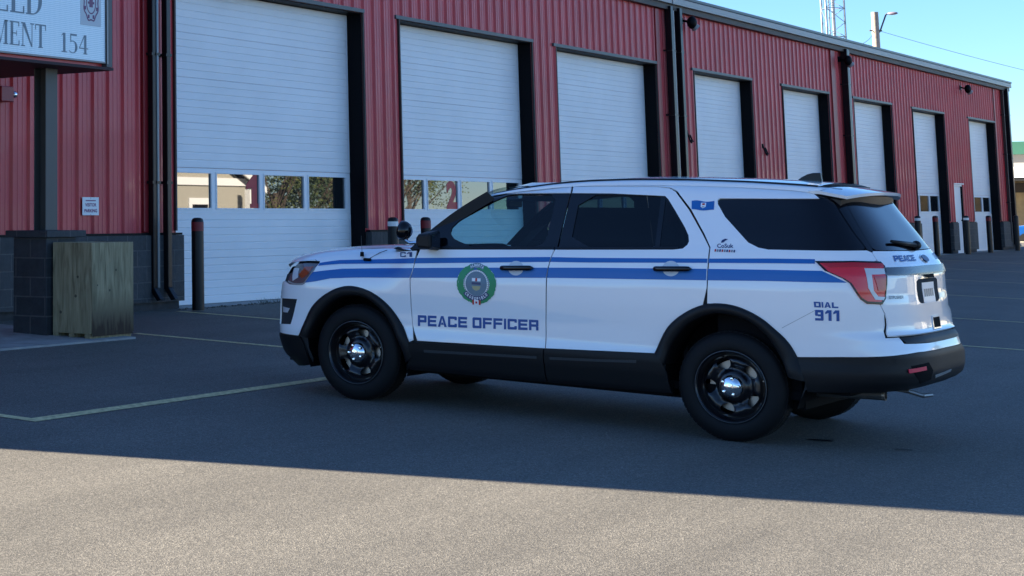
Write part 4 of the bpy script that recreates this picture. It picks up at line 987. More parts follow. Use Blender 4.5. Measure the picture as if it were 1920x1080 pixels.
# --- tailgate
tg=tag(None or empty('tailgate_hinge'),) if False else None
def mir(P): return P+[(2*TMAX-t,z) for t,z in P[::-1]]
def full(t,z,o):
    if t<=TMAX: return SO(t,z,o)
    p=SO(2*TMAX-t,z,o); return (p[0],-p[1],p[2])
_SN=SN
def SN(t,z,e=.004):
    if t<=TMAX-.01: return _SN(t,z,e)
    if t<TMAX+.01: n=_SN(TMAX-.012,z,e); l=math.hypot(n[0],n[2]); return (n[0]/l,0,n[2]/l)
    n=_SN(2*TMAX-t,z,e); return (n[0],-n[1],n[2])
def SO(t,z,o=0.0):
    if t>TMAX: p=S(2*TMAX-t,z); p=(p[0],-p[1],p[2])
    else: p=S(t,z)
    if o==0: return p
    n=SN(t,z); return (p[0]+n[0]*o,p[1]+n[1]*o,p[2]+n[2]*o)
tgo=[(3.870,1.283),(3.89,1.2935),(4.3,1.293),(TMAX,1.289)]
tgl=[(TMAX,.752),(4.40,.750),(3.995,.748),(3.822,.746),(3.867,.824),(3.864,.902),(3.815,.950),(3.862,.985),(3.885,1.04),(3.896,1.091),(3.900,1.201),(3.890,1.234)]
half=tgo+tgl
tgf=[(3.870,1.283),(3.89,1.2935),(4.3,1.293),(TMAX,1.289),(2*TMAX-4.3,1.293),(2*TMAX-3.89,1.2935),(2*TMAX-3.87,1.283)]
tgf+=[(2*TMAX-t,z) for t,z in tgl[1:][::-1]]+tgl[1:]
def crease(t,z):
    # shelf below the plate and a shallow scoop round it
    c=.0
    c+=.022*sst(.90,.86,z)*sst(.74,.80,z) if False else 0
    d=abs(t-TMAX)
    c-=.030*sst(.92,.97,z)*(1-sst(1.10,1.13,z))*(1-sst(.20,.36,d))
    c+=.018*(1-sst(.86,.915,z))
    return c
TG=panel('tailgate',tgf,M_WPAINT,inner=M_DARKIN,bulge=crease,step=.03)
bl=[(3.905,1.300),(3.865,1.40),(3.85,1.50),(3.85,1.60),(3.87,1.665),(4.2,1.675),(TMAX,1.678),(2*TMAX-4.2,1.675),(2*TMAX-3.87,1.665),(2*TMAX-3.85,1.60),(2*TMAX-3.85,1.50),(2*TMAX-3.865,1.40),(2*TMAX-3.905,1.300),(2*TMAX-4.3,1.299),(TMAX,1.296),(4.3,1.299)]
panel('rear_window',chaikin(bl,1,.15),M_GBLK,parent=TG,off=-.002)
bar=FE['tg_bar']
panel('trim_bar',[(3.905,1.190),(4.235,1.192),(TMAX,1.194),(2*TMAX-4.235,1.192),(2*TMAX-3.905,1.190),(2*TMAX-3.905,1.142),(2*TMAX-4.2,1.140),(TMAX,1.138),(4.198,1.140),(3.905,1.142)],M_SILV,parent=TG,off=.008,thick=.02)
# --- wide square lettering drawn as strokes
def glyph(ch,tx=.26,tz=.235):
    r=lambda a,b,c,d:[(a,b),(c,b),(c,d),(a,d)]
    k=.07
    G={'I':([r(0,0,.24,1)],.24)}
    if ch=='I': return G['I']
    L=[]
    if ch in 'EF': L=[r(0,0,tx,1),r(tx,1-tz,1,1),r(tx,.5-tz/2+.01,.94,.5+tz/2)]+([r(tx,0,1,tz)] if ch=='E' else [])
    elif ch=='L': L=[r(0,0,tx,1),r(tx,0,1,tz)]
    elif ch in 'PR': L=[r(0,0,tx,1),r(tx,1-tz,1-tx,1),[(1-tx,1),(1-tx,1-tz),(1-tx,.34+tz),(1-tx,.34),(1-k,.34),(1,.34+k),(1,1-k),(1-k,1)],r(tx,.34,1-tx,.34+tz)]+([r(1-tx,0,1,.34)] if ch=='R' else [])
    elif ch=='A': L=[[(0,0),(tx,0),(.5,.80),(.5,1),(.36,1)],[(1,0),(.64,1),(.5,1),(.5,.80),(1-tx,0)],[(.34,.20),(.66,.20),(.56,.40),(.44,.40)]]
    elif ch in 'COD':
        q=0 if ch=='D' else k
        L=[[(0,q),(q,0),(tx,0),(tx,1),(q,1),(0,1-q)],r(tx,1-tz,1-tx,1),r(tx,0,1-tx,tz)]
        if ch=='C': L+=[[(1-tx,1),(1-tx,.66),(1,.66),(1,1-k),(1-k,1)],[(1-tx,.34),(1-tx,0),(1-k,0),(1,k),(1,.34)]]
        else: L+=[[(1-tx,1),(1-tx,0),(1-k,0),(1,k),(1,1-k),(1-k,1)]]
    elif ch=='X': L=[[(0,0),(tx,0),(1,1),(1-tx,1)],[(0,1),(tx,1),(.5+tx*.3,.56),(.5-tx*.3,.40)],[(1,0),(1-tx,0),(.5-tx*.3,.44),(.5+tx*.3,.60)]]
    elif ch=='9': L=[[(0,.44+k),(k,.44),(tx,.44),(tx,1),(k,1),(0,1-k)],r(tx,1-tz,1-tx,1),r(tx,.40,1-tx,.40+tz*.85),[(1-tx,1),(1-tx,0),(1-k,0),(1,k),(1,1-k),(1-k,1)],r(0,0,1-tx,tz)]
    elif ch=='1': return [r(.42,0,.80,1),[(.42,1),(.42,.74),(.05,.62),(.05,.80),(.30,1)]],.80
    return L,1.0
def wide(name,body,q4,m,parent,off=.003,gap=.15,sp=.60,tx=.26,tz=.235):
    gs=[];x=0
    for ch in body:
        if ch==' ': x+=sp-gap; continue
        L,w=glyph(ch,tx,tz); gs.append((x,L)); x+=w+gap
    W2=x-gap; mb=MB(); tl_,tr_,br_,bl_=q4
    for x0,L in gs:
        for P in L:
            pts=[]
            for u,v in P:
                u=(u+x0 if True else u)/W2
                t=(bl_[0]*(1-u)+br_[0]*u)*(1-v)+(tl_[0]*(1-u)+tr_[0]*u)*v; z=(bl_[1]*(1-u)+br_[1]*u)*(1-v)+(tl_[1]*(1-u)+tr_[1]*u)*v
                pts.append(SO(t,z,off))
            ar=sum(P[i][0]*P[(i+1)%len(P)][1]-P[(i+1)%len(P)][0]*P[i][1] for i in range(len(P)))
            mb.add(pts,[tuple(range(len(P)))[::-1] if ar>0 else tuple(range(len(P)))])
    return part(mb,name,m,parent)
def quad(t0,t1,z0,z1): return [(t0,z0),(t1,z0),(t1,z1),(t0,z1)]
panel('plate_recess',[(4.46,1.10),(4.98,1.10),(4.985,.93),(4.60,.93)],M_BPLAST,parent=TG,off=-.022,thick=.004,bulge=None)
pl_=panel('licence_plate',quad(4.615,4.92,.945,1.082),M_WHD,parent=TG,off=-.012,thick=.004)
def decal(name,body,quad4,m,parent,off=.0025,bold=.02,space=1.0,side=1,sub=True):
    """text laid into a (t,z) quadrilateral: tl,tr,br,bl"""
    vs,fs=text_mesh(body,1,1,bold=bold,space=space); tl_,tr_,br_,bl_=quad4; mb=MB(); P=[];N=[]
    for u,v in vs:
        t=(bl_[0]*(1-u)+br_[0]*u)*(1-v)+(tl_[0]*(1-u)+tr_[0]*u)*v; z=(bl_[1]*(1-u)+br_[1]*u)*(1-v)+(tl_[1]*(1-u)+tr_[1]*u)*v
        P.append(SO(t,z,off)); N.append(SN(t,z))
    mb.add(P,[f[::-1] for f in fs]); return part(mb,name,m,parent,normals=N,smooth=True)
for k in range(5): panel('plate_mark',quad(4.648+.05*k,4.682+.05*k,.99,1.04),M_GREYD,parent=TG,off=-.010,thick=.001)
panel('handle_recess',[(4.59,1.137),(4.87,1.137),(4.89,1.112),(4.74,1.112)],M_DARKIN,parent=TG,off=.004,thick=.004)
wide('lettering','PEACE',[(4.18,1.264),(4.63,1.264),(4.60,1.226),(4.15,1.226)],M_BLUEL,TG,off=.004)
wide('lettering','OFFICER',[(5.22,1.264),(5.60,1.264),(5.60,1.226),(5.22,1.226)],M_BLUEL,TG,off=.004)
wide('model_badge','EXPLORER',[(3.945,1.010),(4.155,1.010),(4.150,.990),(3.94,.990)],M_GREYD,TG,off=.006)
ov=[(4.85+.085*math.cos(a),1.236+.027*math.sin(a)) for a in [2*math.pi*k/24 for k in range(24)]]
panel('oval_emblem_rim',ov,M_CHROME,parent=TG,off=.008,thick=.008)
panel('oval_emblem',[(4.85+(p[0]-4.85)*.86,1.236+(p[1]-1.236)*.84) for p in ov],M_NAVY,parent=TG,off=.011,thick=.004)
panel('receiver_cover',quad(4.66,4.84,.782,.852),M_DARKIN,parent=TG,off=.021,thick=.004)
panel('receiver_cover_frame',quad(4.65,4.85,.772,.862),M_WPAINT,parent=TG,holes=[quad(4.66,4.84,.782,.852)],off=.024,thick=.006)
# wiper
mb=MB(); a=Vector(SO(4.80,1.315,.02));b=Vector(SO(4.25,1.345,.02)); mb.tube(a,b,.018,.010,8); mb.ico(tuple(a),.032,2,sc=(1,1.3,1)); part(mb,'rear_wiper',M_BPLAST,TG,smooth=True)
# step pad and rear bumper
panel('step_pad',[(3.985,.741),(4.40,.748),(TMAX,.750),(2*TMAX-4.4,.748),(2*TMAX-3.985,.741),(2*TMAX-4.03,.709),(2*TMAX-4.6,.700),(TMAX,.699),(4.6,.700),(4.03,.709)],M_BPLAST,off=.004,thick=.02)
rb=[(3.262,.590),(3.469,.611),(3.751,.629),(4.152,.648),(TMAX,.650),(2*TMAX-4.152,.648),(2*TMAX-3.751,.629),(2*TMAX-3.469,.611),(2*TMAX-3.262,.590),(2*TMAX-3.290,.48),(2*TMAX-3.335,.372),(2*TMAX-3.567,.385),(2*TMAX-4.235,.400),(TMAX,.405),(4.235,.400),(3.567,.385),(3.335,.372),(3.290,.48)]
def rbb(t,z):
    d=t if t<=TMAX else 2*TMAX-t
    c=.020*sst(.66,.60,z) if False else 0
    c+=.016*(1-sst(.565,.60,z+.0*d)) if d<3.80 else .016*(1-sst(.60,.64,z))
    c-=.020*(1-sst(.40,.47,z))
    return c
RB=panel('rear_bumper',rb,M_BPLAST,inner=M_DARKIN,bulge=rbb,step=.028)
rec=[(4.00,.568),(4.26,.585),(4.34,.53),(4.34,.475),(4.18,.460),(4.04,.525)]
panel('reflector_recess',rec,M_DARKIN,parent=RB,off=.018,thick=.004,sides=(1,))
panel('reflector',[(3.955,.548),(4.20,.562),(4.21,.538),(3.965,.525)],M_REFL,parent=RB,off=.026,thick=.006,sides=(1,))
panel('bumper_insert',[(4.40,.50),(4.78,.515),(4.78,.50),(4.42,.482)],M_GUTTER,parent=RB,off=.020,thick=.004)
# lights
TL=panel('taillight',tl,M_LENSR,off=.006,thick=.02,sides=LR,step=.02); TL={1:TL[0],-1:TL[1]}
M_TLE=M_GBLK
panel('light_rim',tl,M_GBLK,parent=TL,holes=[[( (p[0]-3.66)*.93+3.665,(p[1]-1.11)*.90+1.11) for p in tl]],off=.008,thick=.004,sides=LR,step=.02)
panel('reversing_lens',FE['tail_clear'],M_LENSC,parent=TL,off=.009,thick=.004,sides=LR,step=.02)
panel('brake_lens',FE['tail_red2'],M_LENSR2,parent=TL,off=.0095,thick=.004,sides=LR,step=.02)
panel('upper_lens',FE['tail_upper'],M_LENSR2,parent=TL,off=.009,thick=.004,sides=LR,step=.02)
hl=FE['headlight']; HL=panel('headlight',hl,M_LENSD,off=.0,thick=.02,sides=LR,step=.02); HL={1:HL[0],-1:HL[1]}
panel('amber_lens',FE['headlight_amber'],M_AMB,parent=HL,off=.003,thick=.003,sides=LR,step=.02)
panel('clear_lens',FE['headlight_clear'],M_LENSC,parent=HL,off=.003,thick=.003,sides=LR,step=.02)
strip('bright_edge',[(-.70,.868),(-.60,.853),(-.495,.858),(-.462,.885),(-.40,.98)],.012,M_GUTTER,HL,off=.005)
strip('brow',[(-.66,1.018),(-.52,1.028),(-.385,1.030)],.014,M_DARKIN,HL,off=.005)
# stripes, cut at the panel gaps
G1=lambda z: lerp_tab([(.48,.533),(.614,.487),(.748,.475),(.947,.472),(1.01,.495),(1.078,.505),(1.16,.515)],z)
G2=lambda z: lerp_tab([(.51,1.557),(.87,1.566),(1.01,1.568),(1.09,1.576),(1.16,1.590),(1.22,1.605)],z)
G3=lambda z: lerp_tab([(.9,2.714),(1.04,2.720),(1.19,2.721),(1.28,2.715)],z)
def stripe_parts(key,top,bot):
    # outline between top and bottom polylines, cut at the three gaps
    g=.004
    for nm,par,lo,hi in [('stripe',{1:pf[0],-1:pf[1]},None,G1),('stripe',FD,G1,G2),('stripe',RD,G2,G3),('stripe',{1:QP[0],-1:QP[1]},G3,None)]:
        def clip(L,lo_,hi_):
            xs0=L[0][0] if lo_ is None else None; out=[]
            f=lambda x:lerp_tab(L,x)
            a=L[0][0] if lo_ is None else None
            if lo_: 
                x=1.0
                x=lo_(f(lo_(1.05)))+g; a=x
            b=L[-1][0] if hi_ is None else hi_(f(hi_(1.05)))-g
            return [(a,f(a))]+[p for p in L if a+.01<p[0]<b-.01]+[(b,f(b))]
        T=clip(top,lo,hi);B=clip(bot,lo,hi)
        panel(nm,T+B[::-1],M_BLUE,parent=par,off=.0022,thick=0,sides=LR,step=.04)
s1=FE['str1']; stripe_parts('a',s1[1:12],[s1[0]]+s1[-1:11:-1])
s2=FE['str2']; stripe_parts('b',s2[1:12],[s2[0]]+s2[-1:13:-1])
# --- cladding
M_SILLHL=mat('painted_sill_highlight',(.022,.028,.034),.45)
sill=[(.470,.478),(1.549,.512),(1.549,.50),(1.545,.268),(1.114,.262),(.60,.268),(.43,.262),(.445,.32),(.47,.40)]
def sb(t,z): return .016+.012*math.exp(-((z-(.424+.034*(t-.6)))/.035)**2)-.02*(1-sst(.26,.33,z))
panel('front_sill',sill,M_BPLAST,sides=LR,inner=M_DARKIN,bulge=sb,step=.028)
panel('rear_sill',[(1.557,.512),(2.352,.541),(2.41,.50),(2.44,.42),(2.455,.275),(1.844,.270),(1.553,.268)],M_BPLAST,sides=LR,inner=M_DARKIN,bulge=sb,step=.028)
strip('sill_highlight',[(.60,.425),(1.0,.436),(1.50,.450)],.018,M_SILLHL,None,off=.0285)  # paler grey strip paints a highlight along the sill ridge
strip('sill_highlight',[(1.60,.453),(1.95,.467),(2.235,.482)],.018,M_SILLHL,None,off=.0285)
def flare(o_,i_,name):
    O_=cr(o_,8); I_=cr(i_,8); n=64
    def res(P):
        d=[0]
        for a,b in zip(P,P[1:]): d.append(d[-1]+math.hypot(b[0]-a[0],b[1]-a[1]))
        out=[]
        for k in range(n+1):
            s=d[-1]*k/n; j=0
            while j<len(d)-2 and d[j+1]<s: j+=1
            u=(s-d[j])/((d[j+1]-d[j]) or 1); out.append((P[j][0]+(P[j+1][0]-P[j][0])*u,P[j][1]+(P[j+1][1]-P[j][1])*u))
        return out
    A,B=res(O_),res(I_)
    for sd in LR:
        mb=MB(); G=[]
        for a,b in zip(A,B):
            row=[]
            for u,of in [(-.02,.0),(.0,.014),(.12,.026),(.5,.030),(.88,.026),(1.0,.014),(1.02,-.02),(1.06,-.10),(1.08,-.2)]:
                t=a[0]+(b[0]-a[0])*u; z=a[1]+(b[1]-a[1])*u; p=SO(min(max(t,-.8),4),z,0); row.append((p[0],p[1]+of,p[2]))
            G.append(row)
        mb.grid(G); part(mb,name,M_BPLAST,side=sd,auto=50)
def ext(L,dz0,dz1): return [(L[0][0]-.0,L[0][1]-dz0)]+L+[(L[-1][0]+.02,L[-1][1]-dz1)]
flare(FE['archF_o'],[(-.425,.44),(-.38,.54),(-.307,.640),(-.195,.739),(-.069,.790),(.105,.780),(.255,.674),(.35,.533),(.405,.417),(.430,.31)],'front_arch_flare')
flare(FE['archR_o'],[(2.425,.475),(2.462,.590),(2.530,.690),(2.614,.772),(2.772,.840),(2.959,.82),(3.11,.723),(3.185,.592),(3.225,.46)],'rear_arch_flare')
# wheel wells
for xc,zc_ in ((0,.40),(2.866,.44)):
    for sd in LR:
        mb=MB(); r=.455; G=[]
        for k in range(25):
            a=math.pi*(-.12+1.24*k/24); G.append([(xc-r*math.cos(a),y,zc_-.02+r*math.sin(a)*.98) for y in (.96 if False else .94,.60)])
        mb.grid(G); mb.add([(xc-r*math.cos(math.pi*(-.12+1.24*k/24)),.60,zc_-.02+r*math.sin(math.pi*(-.12+1.24*k/24))*.98) for k in range(25)],[tuple(range(25))])
        part(mb,'wheel_well',M_DARKIN,side=sd)
# inner structure: dark backing just inside the skin, with arch openings
def circ(xc,zc_,r,a0,a1,n=18): return [(xc+r*math.cos(a0+(a1-a0)*k/n),zc_+r*math.sin(a0+(a1-a0)*k/n)) for k in range(n+1)]
M_GAP=mat('seam_grey',(.02,.022,.025),.9)
inn=[(-1.75,.22),(-.46,.24)]+circ(.0,.38,.445,math.pi*1.08,-.08*math.pi)+[(.46,.27),(2.40,.27)]+circ(2.866,.42,.445,math.pi*1.08,-.08*math.pi)+[(3.32,.38),(TMAX,.42),(TMAX,1.26),(3.0,1.24),(2.0,1.19),(1.0,1.15),(.4,1.10),(-.1,1.04),(-.45,.98),(-.9,.92),(-1.75,.92)]
panel('body_shell',inn,M_GAP,off=-.0155,thick=0,sides=LR,step=.06)
mb=MB(); mb.box(-.70,3.30,-.80,.80,.24,.30); mb.box(3.30,3.62,-.70,.70,.42,.5); mb.box(.4,2.45,-.90,.90,.26,.34); mb.box(-.30,.45,-.62,.62,.30,.95); part(mb,'underbody',M_DARKIN)
# exhaust and tow loop
mb=MB(); mb.tube((3.05,.55,.335),(3.72,.55,.355),.034,.034,14,cap=False); mb.tube((2.5,.45,.36),(3.05,.55,.335),.05,.034,12); o=part(mb,'exhaust_pipe',M_DGREY,auto=40)
mb=MB(); mb.tube((3.715,.55,.355),(3.735,.55,.3555),.036,.036,16,cap=False); mb.lathe([(.030,0),(.036,0)],Matrix.Translation((3.735,.55,.3555))@Matrix.Rotation(R(90),4,'Y'),16); mb.tube((3.66,.55,.353),(3.70,.55,.354),.031,.031,16); part(mb,'tail_pipe_tip',M_STEEL,o,auto=40)
mb=MB(); mb.path([(3.70,.48,.40),(3.85,.46,.385),(3.93,.42,.36),(3.97,.36,.365)],.014,8); part(mb,'tow_loop',M_STEEL)
# crease line on the quarter panel
strip('pressing_line',[(3.20,.775),(3.29,.84),(3.38,.905)],.003,M_GREYD,{1:QP[0],-1:QP[1]},off=.0006)
# --- handles
for key,par,cupk in (('handleF',FD,'cupF'),('handleR',RD,'cupR')):
    h=FE[key]; t0,t1=h[0][0],h[1][0]; z0=(h[0][1]+h[3][1])/2; z1=(h[1][1]+h[2][1])/2; hw=.018
    for sd in LR:
        mb=MB(); G=[]
        for k in range(21):
            u=k/20; t=t0+(t1-t0)*u; zc2=z0+(z1-z0)*u; rr=hw*(1-abs(2*u-1)**14)**.5 if 0<u<1 else .001; of=.012+.030*math.sin(math.pi*min(1,max(0,u)))**.5 if 0<u<1 else .004
            p=SO(t,zc2,0); row=[]
            for j in range(11):
                a=2*math.pi*j/10; row.append((p[0],p[1]+of+.013*math.sin(a),p[2]+rr*math.cos(a)))
            G.append(row)
        mb.grid(G); part(mb,'handle',M_GBLK,par[sd],side=sd,smooth=True)
        c=FE[cupk]; cx_=(c[0][0]+c[2][0])/2; cz=(c[1][1]+c[3][1])/2; rx=.060; rz=.052
        vs=[(cx_+rx*math.cos(2*math.pi*k/28),cz+rz*math.sin(2*math.pi*k/28)) for k in range(28)]
        mb=MB(); mb.add([SO(t,z,.0030) for t,z in vs]+[SO(cx_+(t-cx_)*.8,cz+(z-cz)*.8,.0031) for t,z in vs]+[SO(cx_,cz,.0031)],[(k,(k+1)%28,28+(k+1)%28,28+k) for k in range(28)]+[(28+k,28+(k+1)%28,56) for k in range(28)])
        part(mb,'handle_cup',mat('cup_paint',(.55,.60,.66),.4) if 'cup_paint' not in MATS else MATS['cup_paint'],par[sd],side=sd)
# --- lettering on the left flank
def D(name,body,key,m,par,**k): return decal(name,body,[FE[key][0],FE[key][1],FE[key][2],FE[key][3]],m,par,**k)
po=[(.535,.682),(1.503,.711),(1.502,.636),(.535,.601)]
wide('lettering','PEACE OFFICER',po,M_BLUEL,FD[1])
wide('lettering','C1',FE['c1'],M_NAVY,pf[0],tx=.2,tz=.2)
wide('lettering','DIAL',[(3.372,.959),(3.503,.961),(3.502,.925),(3.374,.923)],M_BLUEL,QP[0],tx=.30,tz=.26,gap=.14)
wide('lettering','911',[(3.377,.907),(3.507,.911),(3.505,.842),(3.376,.838)],M_BLUEL,QP[0],tx=.34,tz=.23,gap=.16)
# crest on the front door
ec=(1.022,.942); er=(.163,.150)
crest=None
def disc(name,c,rx,rz,m,off,par,n=32,a0=0,a1=2*math.pi,ri=0):
    mb=MB();P=[];F_=[]
    for k in range(n+1):
        a=a0+(a1-a0)*k/n
        for q_ in (ri,1): P.append(SO(c[0]+rx*q_*math.cos(a),c[1]+rz*q_*math.sin(a),off))
    for k in range(n): F_.append((2*k,2*k+1,2*k+3,2*k+2))
    mb.add(P,F_); return part(mb,name,m,par,smooth=True)
par=FD[1]
disc('door_crest',ec,er[0]*.97,er[1]*.97,M_WHD,.0032,par)
mb=MB(); rn=random.Random(5)
for k in range(34):
    a=R(105+ (330)*k/33) if True else 0
    for ring_,rad in ((0,.90),(1,.80),(2,.70)):
        aa=a+ring_*.05; c=(ec[0]+er[0]*rad*math.cos(aa),ec[1]+er[1]*rad*math.sin(aa)); th=aa+(1.25 if math.cos(aa)>0 else -1.25)+rn.uniform(-.25,.25)
        L_,W2=.027,.0115
        pts=[(c[0]+L_*math.cos(th),c[1]+L_*math.sin(th)),(c[0]-W2*math.sin(th),c[1]+W2*math.cos(th)),(c[0]-L_*math.cos(th),c[1]-L_*math.sin(th)),(c[0]+W2*math.sin(th),c[1]-W2*math.cos(th))]
        mb.add([SO(p[0],p[1],.0040+.0001*(k%3)+.0003*ring_) for p in pts],[(3,2,1,0)])
part(mb,'crest_wreath',M_GREEN,par)
disc('crest_ring',ec,.100,.104,M_NAVY,.0050,par); disc('crest_ring',ec,.096,.100,M_WHD,.0053,par); disc('crest_ring',ec,.086,.090,M_SLATE,.0056,par)
for k in range(18):
    pass
mb=MB()
for k in range(40):
    a=2*math.pi*k/40; c=(ec[0]+.091*math.cos(a),ec[1]+.095*math.sin(a)); s_=.0028
    mb.add([SO(c[0]+x*s_,c[1]+z*s_,.0060) for x,z in ((-1,-1),(1,-1),(1,1),(-1,1))],[(3,2,1,0)])
part(mb,'crest_beading',M_GOLD,par)
def pp_(name,P,m,off,par=par):
    mb=MB(); mb.add([SO(ec[0]+x,ec[1]+z,off) for x,z in P],[tuple(range(len(P)))[::-1]]); return part(mb,name,m,par)
pp_('crest_shield',[(-.060,.055),(.060,.055),(.060,-.005),(.040,-.045),(0,-.062),(-.040,-.045),(-.060,-.005)],M_SLATE,.0061)
pp_('crest_shield',[(-.035,.040),(.035,.040),(.035,.018),(-.035,.018)],M_WHD,.0064); pp_('crest_shield',[(-.008,.040),(.008,.040),(.008,.018),(-.008,.018)],M_REDD,.0067)
pp_('crest_shield',[(-.036,.010),(.036,.010),(.036,-.006),(-.036,-.006)],M_NAVY,.0064); pp_('crest_shield',[(-.036,-.016),(.036,-.016),(.026,-.040),(0,-.052),(-.026,-.040)],M_GOLD,.0064)
def arc_text(body,rad,rz,a0,a1,h,m,off,flip=False):
    n=len(body)
    for i,ch in enumerate(body):
        a=R(a0+(a1-a0)*(i+.5)/n); vs,fs=text_mesh(ch,1,1,bold=.04); w_=abs(R(a1-a0))/n*rad*.72
        if ch=='I': w_*=.35
        c=(ec[0]+rad*math.cos(a),ec[1]+rz*math.sin(a)); th=a-math.pi/2 if not flip else a+math.pi/2
        mb=MB(); mb.add([SO(c[0]+((u-.5)*w_)*math.cos(th)-((v-.5)*h)*math.sin(th),c[1]+((u-.5)*w_)*math.sin(th)+((v-.5)*h)*math.cos(th),off) for u,v in vs],fs); yield mb
def joined(gen,name,m):
    M2=MB()
    for b in gen: M2.add(b.v,b.f)
    return part(M2,name,m,par)
pp_('crest_banner',[(.128*math.cos(R(a)),.128*math.sin(R(a))-.0) for a in range(215,326,5)]+[(.092*math.cos(R(a)),.090*math.sin(R(a))) for a in range(325,214,-5)],M_NAVY,.0070)
joined(arc_text('CROSSFIELD',.110,.108,218,322,.022,M_WHD,.0075,True),'crest_text',M_WHD)
pp_('crest_banner',[(.120*math.cos(R(a)),.150*math.sin(R(a))) for a in range(60,121,5)]+[(.098*math.cos(R(a)),.118*math.sin(R(a))) for a in range(120,59,-5)],M_SLATE,.0070)
joined(arc_text('ALBERTA',.109,.134,120,60,.020,M_WHD,.0075),'crest_text',M_WHD)
pp_('crest_flag',[(-.033,-.118),(.033,-.118),(.033,-.152),(-.033,-.152)],M_WHD,.0072)
for s in (-1,1): pp_('crest_flag',[(s*.033,-.118),(s*.018,-.118),(s*.018,-.152),(s*.033,-.152)][::s],M_REDD,.0075)
pp_('crest_flag',[(-.008,-.128),(.008,-.128),(.008,-.143),(-.008,-.143)],M_REDD,.0075)
# flag and parks mark on the quarter
fq=[(2.545,1.589),(2.702,1.593),(2.712,1.531),(2.551,1.523)]
fw=[]
for k in range(9): fw.append((2.545+.157*k/8,1.590+.004*math.sin(k*.9)))
for k in range(9): fw.append((2.715-.162*k/8-(.008 if k==0 else 0),1.529+.004*math.sin(k*.9+1)))
FL=panel('flag_decal',fw,M_BLUE,parent=QP[0],off=.0025,thick=0)
for P_,m_,o_ in (([(2.612,1.578),(2.648,1.579),(2.649,1.552),(2.630,1.540),(2.613,1.551)],M_WHD,.003),([(2.622,1.574),(2.640,1.575),(2.640,1.562),(2.622,1.562)],M_REDD,.0034),([(2.618,1.553),(2.643,1.553),(2.630,1.544)],M_GREYD,.0034)):
    mb=MB(); mb.add([SO(t,z,o_) for t,z in P_],[tuple(range(len(P_)))[::-1]]); part(mb,'flag_shield',m_,QP[0])
decal('club_mark','CoSuk',[(2.765,1.305),(2.875,1.309),(2.880,1.281),(2.770,1.277)],M_NAVY,QP[0],bold=.02)
mb=MB(); mb.add([SO(t,z,.003) for t,z in [(2.79,1.312),(2.795,1.330),(2.815,1.340),(2.835,1.338),(2.820,1.328),(2.805,1.314)]],[tuple(range(6))[::-1]]); part(mb,'club_bird',M_NAVY,QP[0])
for k in range(9):
    t=2.757+.016*k; mb=MB(); mb.add([SO(t+dx,z,.003) for dx,z in ((0,1.252),(.010,1.252),(.010,1.268),(0,1.268))],[(3,2,1,0)]); part(mb,'flag_row',[M_REDD,M_WHD,M_NAVY][k%3] if k%3!=1 else M_GREYD,QP[0])
# --- mirror, spotlight, antennas
for sd in LR:
    mb=MB(); v=[]
    for x,y0,y1,z0,z1 in ((.565,.955,1.075,1.195,1.285),(.60,.935,1.105,1.172,1.312),(.685,.93,1.11,1.168,1.322),(.705,.94,1.10,1.176,1.314)):
        v+=[(x,y0,z0),(x,y1,z0+.015),(x,y1,z1-.025),(x,y0,z1)]
    f=[(0,3,2,1),(12,13,14,15)]
    for k in range(3):
        for j in range(4): f.append((4*k+j,4*k+(j+1)%4,4*k+4+(j+1)%4,4*k+4+j))
    mb.add(v,f); m_=part(mb,'wing_mirror',M_BPLAST,side=sd,bevel=.018)
    mb=MB(); mb.add([(.55,.90,1.16),(.66,.90,1.165),(.67,.965,1.20),(.58,.965,1.20),(.56,.89,1.21),(.66,.885,1.22),(.67,.96,1.235),(.58,.96,1.235)],[(0,1,2,3),(7,6,5,4),(0,4,5,1),(1,5,6,2),(2,6,7,3),(3,7,4,0)]); part(mb,'mirror_foot',M_BPLAST,m_,side=sd)
    mb=MB(); mb.add([(.7065,.955,1.19),(.7065,1.085,1.20),(.7065,1.085,1.295),(.7065,.955,1.30)],[(0,1,2,3)]); part(mb,'mirror_glass',M_CHROME,m_,side=sd)
mb=MB(); c=(.395,.93,1.305); M0=Matrix.Translation(c)@Matrix.Rotation(R(-80),4,'Y')
mb.lathe([(.001,-.055),(.035,-.050),(.062,-.028),(.073,.0),(.075,.028),(.070,.032)],M0,28); sl=part(mb,'spotlight',M_GBLK,auto=60)
mb=MB(); mb.lathe([(.001,.026),(.068,.030)],M0,28); part(mb,'lens',M_GBLK,sl)
mb=MB(); mb.path([(.40,.93,1.235),(.43,.92,1.215),(.56,.90,1.225)],.014,8); part(mb,'bracket',M_CHROME,sl,auto=40)
mb=MB(); mb.tube(SO(.0,1.085,.01),Vector(SO(.0,1.085,.01))+Vector((0,0,.035)),.016,.014,10); mb.tube(Vector(SO(.03,1.066,.008)),Vector(SO(.09,1.066,.008)),.012,.012,8); b_=part(mb,'antenna_mount',M_BLACK)
mb=MB(); p=Vector(SO(.0,1.085,.01)); mb.tube(p+Vector((0,0,.03)),p+Vector((-.01,0,.16)),.0022,.0012,6); mb.path([p+Vector((.07,0,-.01)),p+Vector((.13,-.05,.035)),p+Vector((.17,-.09,.055))],.003,5); part(mb,'whip',M_DGREY,b_)
mb=MB(); v=[];
prof=[(3.02,0),(3.06,.030),(3.10,.052),(3.14,.062),(3.19,.064),(3.20,.0)]
mb.add([(x,-.02+.02*0,1.745+h) for x,h in prof]+[(x,.02,1.745+h) for x,h in prof],[tuple(range(6)),tuple(range(11,5,-1))]+[(i,6+i,6+(i+1)%6,(i+1)%6) for i in range(6)]); part(mb,'roof_fin',M_SATIN,bevel=.006)
